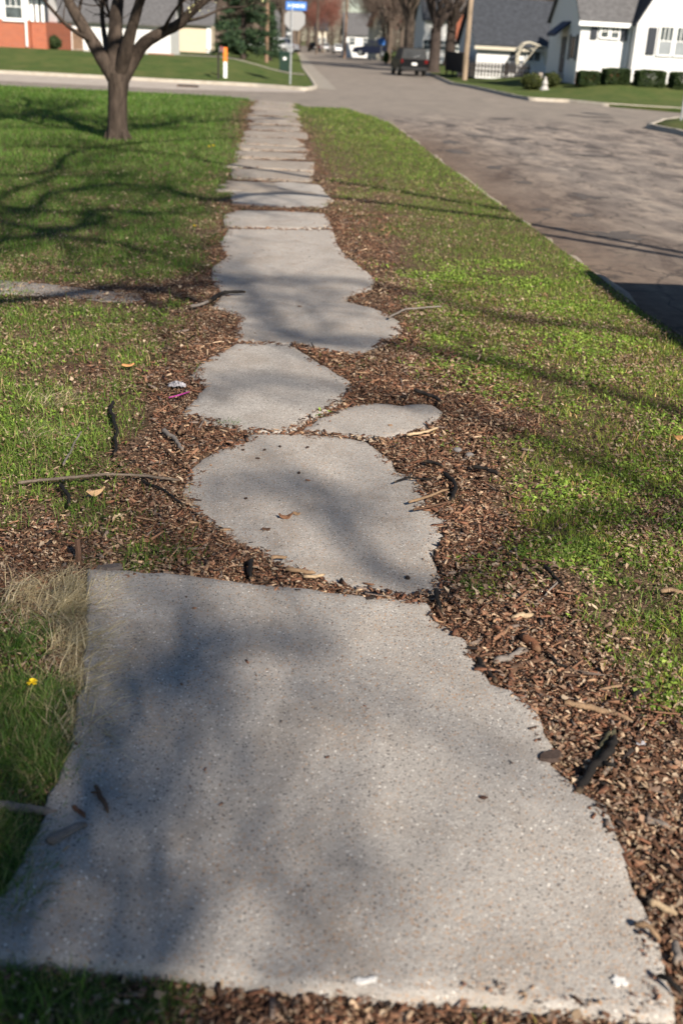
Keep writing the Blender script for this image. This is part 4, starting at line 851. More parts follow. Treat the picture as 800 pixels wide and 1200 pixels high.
# far-off woods closing the street: a band of trunks and twigs
def woods():
    V=[];
    for (x0,x1,y,hh,n) in ((-160,8,330,17,60000),(28,190,300,17,45000),(-20,60,410,11.5,26000),(-90,2,240,12,30000),(40,110,210,11,20000)):
        x=rng.uniform(x0,x1,n); yy=y+rng.uniform(-14,14,n); top=hh*(.65+.6*fbm(x,yy*0,.11,7)); z=top*rng.uniform(0,1,n)**.75; d=rng.normal(size=(n,3))*np.array([.7,.7,1])+np.array([0,0,.5]); d/=np.linalg.norm(d,axis=1)[:,None]; L=rng.uniform(.8,2.6,(n,1)); q=np.cross(d,rng.normal(size=(n,3))); q/=np.linalg.norm(q,axis=1)[:,None]; q*=.06
        c=np.stack([x,yy,z],1); V.append(np.stack([c-q,c+q,c+d*L],1).reshape(-1,3))
        m=n//300; x=rng.uniform(x0,x1,m); yy=y+rng.uniform(-12,12,m); h=rng.uniform(7,hh,m); w_=.25
        a=np.stack([x-w_,yy,x*0-.3],1);b=np.stack([x+w_,yy,x*0-.3],1);c=np.stack([x,yy,h],1); V.append(np.stack([a,b,c],1).reshape(-1,3)); a=np.stack([x,yy-w_,x*0-.3],1);b=np.stack([x,yy+w_,x*0-.3],1); V.append(np.stack([a,b,c],1).reshape(-1,3))
    V=np.vstack(V); tag(npmesh('distant_woods',V,[np.arange(len(V)).reshape(-1,3)],M['woods']),kind='stuff')
woods()
# foliage helpers
def leafball(name,cen,rad,n,s,cols,mat,parent=None,shape=None,bias=.5):
    d=rng.normal(size=(n,3)); d/=np.linalg.norm(d,axis=1)[:,None]; r=rng.uniform(0,1,(n,1))**bias; 
    lump=1+.22*np.sin(d[:,:1]*5+1)*np.cos(d[:,1:2]*6)+rng.normal(0,.05,(n,1)); p=d*r*lump*np.array(rad)+np.array(cen)
    if shape is not None: p=shape(n)
    a=rng.normal(size=(n,3)); a/=np.linalg.norm(a,axis=1)[:,None]; b=np.cross(a,rng.normal(size=(n,3))); b/=np.linalg.norm(b,axis=1)[:,None]; sz_=s*rng.uniform(.6,1.4,(n,1))
    V=np.stack([p-a*sz_,p-b*sz_*.5,p+a*sz_,p+b*sz_*.5],1).reshape(-1,3); c=np.array(cols)[rng.integers(0,len(cols),n)]*rng.uniform(.6,1.4,(n,1))
    return npmesh(name,V,[np.arange(4*n).reshape(-1,4)],mat,parent,col=np.repeat(c,4,0))
# evergreen
def spruce(px,py,Y,Ht,Rb,label,n=26000):
    g=at(px,py,Y); z=float(lawn_h(g[0],Y)); tt=thing('evergreen_tree',label,'tree',(g[0],Y,z)); mb=MB(); mb.tube([(0,0,-.2),(0,0,Ht)],[.2,.03],8); mb.build('trunk',M['bark_dark'],tt)
    def shp(n):
        nb=150; bz=rng.uniform(.35,Ht,nb); ba=rng.uniform(0,6.28,nb); bl=(1-bz/Ht)**.8*Rb*rng.uniform(.75,1.12,nb); i=rng.integers(0,nb,n); t_=rng.uniform(.1,1,n)**.7
        r=bl[i]*t_; x=np.cos(ba[i])*r;y=np.sin(ba[i])*r; z=bz[i]-.35*t_*bl[i]**.8*.6+.1; return np.stack([x,y,z],1)+rng.normal(0,.12,(n,3))*np.array([1,1,.7])
    leafball('crown',(0,0,0),1,n,.085,[(.02,.04,.022),(.03,.06,.028),(.045,.075,.03)],M['evergreen'],tt,shp)
spruce(285,73,78,8.5,2.3,'dark green evergreen tree behind the orange and white post',34000)
spruce(430,55,300,16,4,'distant evergreen tree under the patch of sky',9000)
spruce(316,76,92,4,1.2,'small evergreen shrub-like tree right of the wooden pole',6000)
def shrub(px0,px1,py0,py1,Y,label,name='shrub',boxy=False,cols=None,dp=.9,grp=None):
    a=at(px0,py1,Y);b=at(px1,py0,Y); cx=(a[0]+b[0])/2; z0=float(lawn_h(cx,Y)); h=b[2]-a[2]; z0=min(z0,a[2]); wd=abs(b[0]-a[0])/2; n=int(1500+5000*wd)
    tt=thing(name,label,'shrub',(cx,Y,z0),group=grp)
    cols=cols or [(.025,.045,.018),(.035,.06,.02),(.055,.08,.025)]
    if boxy:
        n*=2
        def shp(n):
            q=rng.uniform(-1,1,(n,3)); ax=rng.integers(0,3,n); q[np.arange(n),ax]=np.sign(q[np.arange(n),ax])*rng.uniform(.75,1.03,n); q[:,2]=np.clip(q[:,2]-.12*(q[:,0]**4),-1,1.1)
            return q*np.array([wd,dp*.6,h/2])*(1+.05*np.sin(q[:,:1]*7+px0))+np.array([0,0,h/2])
    else: shp=None
    leafball('foliage',(0,0,h/2),(wd*1.05,dp*.6,h*.52),n,.045,cols,M['leaf'],tt,shp,.35)
    mb=MB(); mb.tube([(0,0,-.1),(0,0,h*.6)],.04,6); mb.build('stem',M['bark_dark'],tt)
shrub(56,71,41,56,63.5,'round dark shrub at the corner of the brick house')
olive=[(.06,.075,.02),(.09,.10,.03),(.04,.055,.018)]
shrub(613,637,69,87,58.5,'olive rounded bush left of the pale statue',cols=olive)
shrub(638,657,69,85,58.8,'olive rounded bush right of the pale statue',cols=olive)
shrub(677,705,74,89,56.6,'clipped hedge under the small twin windows, nearest the house corner','hedge',True,grp='clipped hedges along the white house')
shrub(707,737,77,93,56.2,'clipped hedge in front of the downspout','hedge',True,grp='clipped hedges along the white house')
shrub(745,779,77,94,55.6,'clipped hedge under the left half of the large window','hedge',True,grp='clipped hedges along the white house')
shrub(785,825,79,96,55.4,'clipped hedge cut by the right frame edge','hedge',True,grp='clipped hedges along the white house')
shrub(449,457,53,66,120,'small green bush beside the blue sign on the far street',cols=[(.05,.10,.02),(.07,.13,.03)])
# ------------------------------------------------------------ houses
def window(parent,x0,x1,z0,z1,y,mull=1,cross=True,pane='glass',fw_=.07,curt=False):
    f=MB(); f.box(x0-fw_,x1+fw_,y-.06,y+.02,z1,z1+fw_); f.box(x0-fw_,x1+fw_,y-.08,y+.02,z0-fw_,z0); f.box(x0-fw_,x0,y-.06,y+.02,z0,z1); f.box(x1,x1+fw_,y-.06,y+.02,z0,z1)
    zm=(z0+z1)/2
    if cross: f.box(x0,x1,y-.05,y+.02,zm-.02,zm+.02)
    for k in range(mull):
        xm=x0+(x1-x0)*(k+1)/(mull+1); f.box(xm-.015,xm+.015,y-.045,y+.02,zm+.02 if cross else z0,z1)
    fr=f.build('window',M['white'],parent); p=MB(); p.box(x0,x1,y-.02,y+.015,z0,z1); p.build('pane',M[pane],fr)
    if curt: c=MB(); c.box(x0+.02,x1-.02,y-.03,y-.022,z0+.02,zm-.03); c.build('curtain',M['curtain'],fr)
    return fr
def gable_x(name,parent,x0,x1,y0,y1,ze,zr,mat,ov=.3,th=.12):   # ridge along x
    ym=(y0+y1)/2; mb=MB(); s=(zr-ze)/(ym-y0)
    mb.prism([(x0-ov,y0-ov,ze-ov*s),(x0-ov,ym,zr),(x0-ov,y1+ov,ze-ov*s),(x0-ov,y1+ov,ze-ov*s+th),(x0-ov,ym,zr+th),(x0-ov,y0-ov,ze-ov*s+th)],(x1-x0+2*ov,0,0)); return mb.build(name,mat,parent)
def gable_y(name,parent,x0,x1,y0,y1,ze,zr,mat,ov=.25,th=.12):
    xm=(x0+x1)/2; s=(zr-ze)/(xm-x0); mb=MB()
    mb.prism([(x0-ov,y0-ov,ze-ov*s),(xm,y0-ov,zr),(x1+ov,y0-ov,ze-ov*s),(x1+ov,y0-ov,ze-ov*s+th),(xm,y0-ov,zr+th),(x0-ov,y0-ov,ze-ov*s+th)],(0,y1-y0+2*ov,0)); return mb.build(name,mat,parent)
def body_x(parent,x0,x1,y0,y1,z0,ze,zr,mat,name='wall'):
    ym=(y0+y1)/2; mb=MB(); mb.prism([(x0,y0,z0),(x0,y1,z0),(x0,y1,ze),(x0,ym,zr),(x0,y0,ze)],(x1-x0,0,0)); return mb.build(name,mat,parent)
def body_y(parent,x0,x1,y0,y1,z0,ze,zr,mat,name='wall'):
    xm=(x0+x1)/2; mb=MB(); mb.prism([(x0,y0,z0),(x1,y0,z0),(x1,y0,ze),(xm,y0,zr),(x0,y0,ze)],(0,y1-y0,0)); return mb.build(name,mat,parent)
# white house on the right
h=thing('white_house','white clapboard house with dark shutters and grey roof on the right corner','house')
YF=58.; xc=at(674,85,YF)[0]; xj=at(735,85,YF)[0]; ze=3.45
body_x(h,xc,xj+3,YF,YF+6.6,.3,ze,ze+3.0,M['white_siding']); gable_x('roof',h,xc,xj+7,YF,YF+6.6,ze,ze+3.0,M['roof'],.18)
f=MB(); f.box(xc-.2,xj,YF-.3,YF-.12,ze-.34,ze-.14); f.build('gutter',M['white'],h)
wx0=xj-.1; YW=57.2; a1=at(739,38,YW); a2=at(764,0,YW); sl=(a2[2]-a1[2])/(a2[0]-a1[0]); wxm=wx0+3.1; wze=a1[2]-(a1[0]-wx0)*sl; 
body_y(h,wx0,wx0+6.2,YW,YF+8,.3,wze,wze+3.1*sl,M['white_siding'],'wing'); gable_y('wing_roof',h,wx0,wx0+6.2,YW,YF+8,wze,wze+3.1*sl,M['roof_dark'],.1,.14)
def wn(px0,px1,py0,py1,Y,**k):
    a=at(px0,py1,Y);b=at(px1,py0,Y); xm=(a[0]+b[0])/2; return window(h,a[0]+.03,b[0]-.03,a[2],b[2],Y-.02,**k)
def shut(parent,px0,px1,py0,py1,Y,mat='dark_shutter'):
    c0=at((px0+px1)/2,(py0+py1)/2,Y); hw=(px1-px0)/2/(F/np.hypot(Y,1)); a=at((px0+px1)/2,py0,Y)[2];b=at((px0+px1)/2,py1,Y)[2]
    m_=MB(); m_.box(c0[0]-hw,c0[0]+hw,Y-.07,Y-.005,b,a); 
    for k in range(9): zz_=b+(a-b)*(k+.5)/9; m_.box(c0[0]-hw+.04,c0[0]+hw-.04,Y-.085,Y-.071,zz_-.03,zz_+.02)
    m_.build('shutter',M[mat],parent)
def wbox(cxp,cyp,w_,h_,Y,**k):
    c=at(cxp,cyp,Y); return window(h,c[0]-w_/2,c[0]+w_/2,c[2]-h_/2,c[2]+h_/2,Y-.02,**k)
wbox(708,36.5,.36,.55,YF); wbox(720,37.5,.36,.55,YF); shut(h,692,699,28,46,YF); shut(h,727.5,734,30,48,YF)
wbox(779,48,.62,1.25,YW,mull=2,curt=True); wbox(798,49,.62,1.25,YW,mull=2,curt=True); shut(h,758,767,32,64,YW)
c=at(798,49,YW); m_=MB(); m_.box(c[0]+.45,c[0]+.85,YW-.07,YW-.005,c[2]-.65,c[2]+.65); m_.build('shutter',M['dark_shutter'],h)
m_=MB(); m_.tube([(wx0-.06,YF-.12,ze-.25),(wx0-.1,YF-.08,2.9),(wx0-.1,YF-.08,.9)],.05,8); m_.build('downspout',M['white'],h)
m_=MB(); m_.box(xc+.02,xj,YF-.03,YF+.1,.2,1.0); m_.build('foundation',M['brick'],h)
# left side: awning over the door, door, window
sx_=xc; m_=MB(); m_.prism([(sx_,YF+2.2,3.35),(sx_-.75,YF+2.2,2.75),(sx_-.75,YF+2.2,2.6),(sx_,YF+2.2,3.25)],(0,1.9,0)); m_.build('awning',M['awning'],h)
m_=MB(); m_.box(sx_-.03,sx_,YF+2.6,YF+3.6,.85,2.6); d_=m_.build('door',M['dark_shutter'],h); m_=MB(); m_.box(sx_-.06,sx_-.031,YF+2.66,YF+2.72,1.6,1.72); m_.build('handle',M['galv'],d_)
m_=MB(); m_.box(sx_-.04,sx_,YF+.6,YF+1.5,1.5,2.7); f=m_.build('window',M['white'],h); m_=MB(); m_.box(sx_-.045,sx_-.041,YF+.68,YF+1.42,1.58,2.62); m_.build('pane',M['glass'],f)
for yy in (YF+.2,YF+1.55): m_=MB(); m_.box(sx_-.05,sx_,yy,yy+.35,1.5,2.7); m_.build('shutter',M['dark_shutter'],h)
m_=MB(); m_.box(sx_-1.3,sx_,YF+2.4,YF+3.9,.2,.82); m_.build('door_step',M['gutter'],h)
# garage
h=thing('garage','low white garage with dark shingled roof behind the picket fence','garage')
gx0=at(557,80,74)[0]; gx1=gx0+6.8; gz=2.2
body_x(h,gx0,gx1,74,81.5,.1,gz,gz+2.6,M['white_siding']); gable_x('roof',h,gx0,gx1,74,81.5,gz,gz+2.6,M['roof_dark'],.25)
m_=MB(); m_.box(gx0-.25,gx1,73.62,73.74,1.8,1.99); m_.build('gutter',M['cream'],h)
a=at(597,70,74);m_=MB(); m_.box(a[0],a[0]+.5,73.97,74.0,.5,1.7); m_.build('door',M['dark_shutter'],h)
window(h,at(617,70,74)[0],at(632,70,74)[0],1.25,1.8,73.98,1,False)
# arched trellis
ar=[at(607,76,72.6)]+[at(607,66,72.6),at(609,57,72.6),at(614,51,72.6),at(621,49.5,72.6),at(630,53,72.6),at(640,56,72.6),at(641,76,72.6)]
m_=MB(); m_.tube(ar,.055,6); m_.tube([p+np.array([0,.6,0]) for p in ar],.055,6)
for p in ar: m_.tube([p,p+np.array([0,.6,0])],.03,5)
m_.tube([ar[5]+np.array([0,.02,0]),at(612,76,72.6)],.03,5)
tag(m_.build('garden_arch',M['cream']),'cream garden arch in front of the garage right half','arch')
# picket fence
def picket(x0,y0,x1,y1,z,ht,gap,label,mat):
    tt=thing('picket_fence',label,'fence'); L=math.hypot(x1-x0,y1-y0); n=int(L/gap); dx,dy=(x1-x0)/L,(y1-y0)/L; m_=MB()
    for i in range(n+1):
        s=i*gap; x=x0+dx*s;y=y0+dy*s; w_=.06; m_.prism([(x-dx*w_,y-dy*w_,z),(x+dx*w_,y+dy*w_,z),(x+dx*w_,y+dy*w_,z+ht-.06),(x,y,z+ht),(x-dx*w_,y-dy*w_,z+ht-.06)],(-dy*.02,dx*.02,0))
    m_.build('pickets',M[mat],tt); m_=MB()
    for zz_ in (.3,ht-.3): m_.prism([(x0-dy*.024,y0+dx*.024,z+zz_),(x1-dy*.024,y1+dx*.024,z+zz_),(x1-dy*.024,y1+dx*.024,z+zz_+.08),(x0-dy*.024,y0+dx*.024,z+zz_+.08)],(-dy*.04,dx*.04,0))
    m_.build('rail',M[mat],tt)
    for k in range(int(L/2.4)+1):
        s=min(k*2.4,L); x=x0+dx*s-dy*.12;y=y0+dy*s+dx*.12; m_=MB(); m_.box(x-.05,x+.05,y-.05,y+.05,z-.3,z+ht+.05); m_.build('post',M[mat],tt)
fx0=at(548,85,72)[0]; fx1=at(621,88,72)[0]
fz0=at(585,91,72)[2]; fz1=at(585,73,72)[2]
picket(fx0,72,fx1,72,fz0,fz1-fz0,.21,'dark picket fence in front of the white garage','fence')
picket(at(521,82,80)[0],80,fx0-.08,72,.35,1.2,.11,'weathered close-boarded fence running back from the wooden pole','fence')
# brick house left
h=thing('brick_house','orange brick house with white trim at the left frame edge','house')
bx=at(53,50,62)[0]; m_=MB(); m_.box(bx-8,bx-.75,62,70,.2,2.05); m_.build('wall',M['brick'],h)
m_=MB(); m_.box(bx-.745,bx,62.5,70,.2,2.0); m_.build('wall',M['brick'],h)
m_=MB(); m_.box(bx-8,bx-.75,62.02,70,2.05,3.6); m_.build('siding',M['white_siding'],h)
gable_x('roof',h,bx-8,bx,62,70,3.6,5.4,M['roof'],.4)
c=at(16,5,62); window(h,c[0]-.42,c[0]+.42,2.12,3.2,61.98,2,True,fw_=.16)
m_=MB(); m_.tube([(at(29,0,62)[0]-.02,61.9,3.5),(at(31,25,62)[0],61.9,1.95),(at(32.5,53,62)[0],61.9,.8)],.055,8); m_.build('downspout',M['white'],h)
for k,xx in enumerate((.66,.40,.12)): m_=MB(); m_.box(bx-xx-.07,bx-xx+.07,62.42,62.6,2.0,3.6); m_.build('porch_post',M['white'],h)
m_=MB(); m_.box(bx-.62,bx-.05,63.5,63.6,2.0,3.6); m_.build('porch_wall',M['dark_shutter'],h)
# white house with grey roof, lattice and steps
h=thing('white_house','long low white house with a pale grey roof behind the forked tree','house')
wx=at(54,60,75)[0]; we=at(200,65,75)[0]
body_x(h,wx,we,75,82,.1,2.3,4.3,M['white_siding']); gable_x('roof',h,wx,we,75,82,2.3,4.3,M['roof'],.3)
m_=MB(); a=at(84,50,74.5);b=at(96,50,74.5); m_.box(a[0],b[0],74.6,74.98,.3,1.75); m_.build('door',M['pole_dark'],h)
m_=MB(); a=at(170,70,74);b=at(203,70,74)
for k in range(3): m_.box(a[0]+.1*k,b[0],73.4+.3*k,74.99,.0,.32+.14*k)
m_.build('front_steps',M['brick'],h)
la=MB(); a=at(69,45,74.2)[0];b=at(84,45,74.2)[0]
for k in range(9):
    x=a+(b-a)*k/8
    for s in (-1,1):
        x2=np.clip(x+s*.9,a,b); zz2=.45+ (abs(x2-x)/.9)*1.3; la.tube([(x,74.2+s*.012,.45),(x2,74.2+s*.012,zz2)],.016,4)
        zz3=1.75-(abs(x2-x)/.9)*1.3; la.tube([(x,74.2+s*.012,1.75),(x2,74.2+s*.012,zz3)],.016,4)
for zz_ in (.42,1.76): la.box(a,b,74.15,74.25,zz_-.04,zz_+.04)
for x in (a,b): la.box(x-.04,x+.04,74.15,74.25,.3,1.8)
tag(la.build('lattice_screen',M['white']),'white lattice screen in front of the low white house beside the round shrub','lattice')
h=thing('tan_building','plain tan gabled shed with white corner trim left of the evergreen','building')
a=at(207,62,95)[0];b=at(247,62,95)[0]; body_x(h,a-1.5,b,95,101,.1,2.6,4.2,M['tan_wall']); gable_x('roof',h,a-1.5,b,95,101,2.6,4.2,M['roof'],.3); m_=MB(); m_.box(b-.32,b+.02,94.93,95.1,.2,2.55); m_.build('corner_trim',M['white'],h)
# far houses
def simple_house(px0,px1,py,Y,hw,hr,wm,rm,label,depth=8,axis='x',nw=2):
    h=thing('house',label,'house'); a=at(px0,py,Y)[0];b=at(px1,py,Y)[0]
    if axis=='x': body_x(h,a,b,Y,Y+depth,-.1,hw,hr,M[wm]); gable_x('roof',h,a,b,Y,Y+depth,hw,hr,M[rm],.3)
    else: body_y(h,a,b,Y,Y+depth,-.1,hw,hr,M[wm]); gable_y('roof',h,a,b,Y,Y+depth,hw,hr,M[rm],.3)
    for k in range(nw):
        x=a+(b-a)*(k+.5)/nw; window(h,x-.4,x+.4,1.2+.3,2.4,Y-.02,1)
    return h
simple_house(404,436,60,165,2.9,5.6,'white_siding','roof','far low white house with grey roof on the right of the street')
simple_house(436,451,60,150,4.6,6.8,'cream','roof_orange','narrow cream house with an orange gable roof far along the street',axis='y',nw=1)
simple_house(495,523,66,112,4.2,7.,'white_siding','roof_dark','white house half hidden behind the black-trunked tree',nw=3)
simple_house(524,566,66,118,5.4,9.,'brick','roof','tall red brick house behind the fence and garage',nw=2)
simple_house(370,382,55,250,4.0,7,'cream','roof_dark','distant cream house at the far end of the street')
simple_house(323,343,58,190,3.4,6,'white_siding','roof','distant white house behind the stop sign pole')
simple_house(600,680,60,150,6.,9.5,'brick','roof','broad brick house rising behind the garage roof',nw=4)
# ------------------------------------------------------------ street furniture
def wpole(px,py,Y,Ht,r,label,mat,arm=True):
    g=at(px,py,Y); z=float(lawn_h(g[0],Y)); tt=thing('utility_pole',label,'utility pole',(g[0],Y,z)); m_=MB(); m_.tube([(0,0,-.3),(0,0,Ht/2),(0,0,Ht)],[r,r*.9,r*.75],12); m_.build('post',M[mat],tt)
    if arm:
        m_=MB(); m_.box(-1.1,1.1,-.06,.06,Ht-.7,Ht-.58); m_.build('crossarm',M[mat],tt)
        for x in (-1,-.4,.4,1): m_=MB(); m_.tube([(x,0,Ht-.58),(x,0,Ht-.42)],[.05,.03],8); m_.build('insulator',M['galv'],tt)
wpole(543.5,93,71,9,.17,'light wooden utility pole on the verge left of the picket fence','pole')
wpole(312,75,83,9,.14,'brown wooden pole beside the dark evergreen','pole_dark')
wpole(371,53,180,11,.2,'distant grey utility pole over the far parked cars','bark_far')
wpole(404,56,150,11,.16,'distant reddish pole near the far white house','pole_dark')
wpole(349.5,56,160,9,.10,'slim distant wooden pole just right of the stop sign','pole')
# stop sign seen from behind, with street name blade
YS=50.5; g=at(340,93,YS); top=at(346,12,YS); z=float(lawn_h(g[0],YS)); tt=thing('street_sign','grey back of an octagonal stop sign with a blue street name sign on top','sign',(g[0],YS,z)); O=np.array([g[0],YS,z])
m_=MB(); tp=top[2]-z; m_.tube([(0,0,-.3),(0,0,tp+.1)],.035,8); m_.build('post',M['galv'],tt)
c=at(345.5,22.5,YS)-O; rr=.47
def octo(c,r_,y0,y1): return [(c[0]+r_*math.cos(R(22.5+45*k)),y0,c[2]+r_*math.sin(R(22.5+45*k))) for k in range(8)]
m_=MB(); m_.prism(octo(c,rr,.04,.05),(0,.012,0)); m_.build('sign_plate',M['signback'],tt)
c2=at(347,6.8,YS)-O; m_=MB(); m_.box(c2[0]-.44,c2[0]+.44,-.012,.012,c2[2]-.17,c2[2]+.17); bl=m_.build('street_name_blade',M['blue'],tt)
m_=MB()
for k,(x,w_,h_) in enumerate([(-.34,.03,.16),(-.28,.06,.05),(-.18,.03,.14),(-.12,.03,.14),(-.05,.09,.11),(.06,.05,.13),(.14,.03,.12),(.22,.05,.12),(.31,.04,.15)]): m_.box(c2[0]+x,c2[0]+x+w_,-.018,-.013,c2[2]-h_/2,c2[2]+h_/2)
m_.build('lettering',M['white'],bl)
# red stop sign on the near right corner
g=G(797,141,0); YS=g[1]; top=at(812,10,YS); tt=thing('stop_sign','red stop sign on a steel post at the right frame edge','sign',(g[0],YS,0)); O=np.array([g[0],YS,0])
m_=MB(); m_.tube([(0,0,-.3),(0,0,3.05)],.035,8); m_.build('post',M['galv'],tt)
c=at(810,33,YS)-O; c=np.array([0,0,c[2]]); m_=MB(); m_.prism(octo(c,.40,-.05,-.05),(0,.01,0)); m_.build('border',M['white'],tt); m_=MB(); m_.prism(octo(c,.375,-.056,-.05),(0,.005,0)); sp=m_.build('sign_face',M['red'],tt)
fc=bpy.data.curves.new('f','FONT'); fc.body='STOP'; fc.size=.30; fc.align_x='CENTER'; fc.align_y='CENTER'; fc.extrude=.002; fo=bpy.data.objects.new('f',fc); C.objects.link(fo); bpy.context.view_layer.update()
me=bpy.data.meshes.new_from_object(fo.evaluated_get(bpy.context.evaluated_depsgraph_get())); bpy.data.objects.remove(fo); lo=link('lettering',me,M['white'],sp); lo.rotation_euler=(R(90),0,0); lo.location=(0,-.060,c[2])
# bin
g=at(334,82,66); z=float(lawn_h(g[0],66)); g=at(333,82,66); tt=thing('wheeled_bin','dark green wheeled bin standing by the kerb left of the stop sign pole','bin',(g[0],66,z)); 
m_=MB(); b0=[(-.25,-.27,.06),(.25,-.27,.06),(.25,.27,.06),(-.25,.27,.06)];b1=[(-.31,-.36,.98),(.31,-.36,.98),(.31,.36,.98),(-.31,.36,.98)]; m_.add(b0+b1,[(3,2,1,0),(4,5,6,7),(0,1,5,4),(1,2,6,5),(2,3,7,6),(3,0,4,7)]); m_.build('body',M['bin'],tt,bevel=.02)
m_=MB(); m_.prism([(-.33,-.39,.985),(-.33,.38,.985),(-.33,.36,1.08),(-.33,-.30,1.06)],(.66,0,0)); m_.build('lid',M['bin'],tt,bevel=.015)
for s in (-1,1): m_=MB(); m_.disc((s*.27,.28,.1),(1,0,0),.1,.05); m_.build('wheel',M['black'],tt)
m_=MB(); m_.box(-.07,.09,-.352,-.342,.66,.80); m_.build('sticker',M['white'],tt); m_=MB(); m_.tube([(-.2,.42,1.0),(.2,.42,1.0)],.018,6); m_.build('handle',M['bin'],tt)
# marker post and mailbox
YM=51.5; g=at(264,93,YM); z=min(float(lawn_h(g[0],YM)),g[2]); tt=thing('marker_post','orange and white flat marker post on the far lawn','marker post',(g[0],YM,z))
m_=MB(); m_.box(-.075,.075,-.012,.012,-.1,.72); m_.build('lower_post',M['white'],tt,bevel=.004); m_=MB(); m_.box(-.08,.08,-.016,.016,.72,1.3); m_.build('upper_sleeve',M['orange'],tt,bevel=.005)
YM=50.8; g=at(256,92,YM); tt=thing('mailbox','grey mailbox on a thin dark post left of the orange marker','mailbox',(g[0],YM,0))
m_=MB(); m_.box(-.04,.04,-.04,.04,-.2,1.15); m_.box(-.04,.2,-.03,.03,1.08,1.15); m_.build('post',M['fence'],tt)
m_=MB(); m_.prism([(.02,-.12,1.15),(.02,.12,1.15),(.02,.12,1.27),(.02,.08,1.34),(.02,0,1.37),(.02,-.08,1.34),(.02,-.12,1.27)],(.2,0,0)); bx_=m_.build('box',M['roof'],tt); m_=MB(); m_.box(.12,.14,-.14,-.125,1.2,1.4); m_.build('flag',M['red'],bx_)
# storm drain
a=G(208,98.5,-.02);b=G(232,100,-.02); tt=thing('storm_drain','dark storm drain inlet in the pale kerb of the cross street','drain',((a[0]+b[0])/2,(a[1]+b[1])/2,0)); m_=MB(); L=abs(b[0]-a[0])/2; m_.box(-L,L,-.1,.25,-.11,-.03); m_.build('opening',M['black'],tt)
m_=MB()
for k in range(7): m_.box(-L+.03+k*2*L/7,-L+.06+k*2*L/7,-.12,-.101,-.1,-.035)
m_.build('grate',M['pole_dark'],tt)
# statue
g=at(637,88,58); z=float(lawn_h(g[0],58)); tt=thing('garden_statue','pale garden statue on a pedestal between two olive bushes','statue',(g[0],57.6,z))
m_=MB(); m_.tube([(0,0,-.1),(0,0,.06),(0,0,.08),(0,0,.2)],[.24,.24,.17,.13],10); m_.build('pedestal',M['statue'],tt); m_=MB(); m_.tube([(0,0,.2),(0,0,.3),(0,0,.42),(0,0,.48),(0,0,.53),(0,0,.58),(0,0,.61)],[.12,.15,.11,.05,.07,.06,.02],12); m_.build('figure',M['statue'],tt,smooth=True)
# small blue sign on far street
YB=130;g=at(446,64,YB); tt=thing('small_sign','small blue sign on a post far along the right verge','sign',(g[0],YB,float(lawn_h(g[0],YB)))); m_=MB(); m_.tube([(0,0,-.2),(0,0,2.4)],.05,6); m_.build('post',M['galv'],tt); m_=MB(); m_.box(-.35,.35,-.08,-.055,1.7,2.4); m_.build('plate',M['blue'],tt)
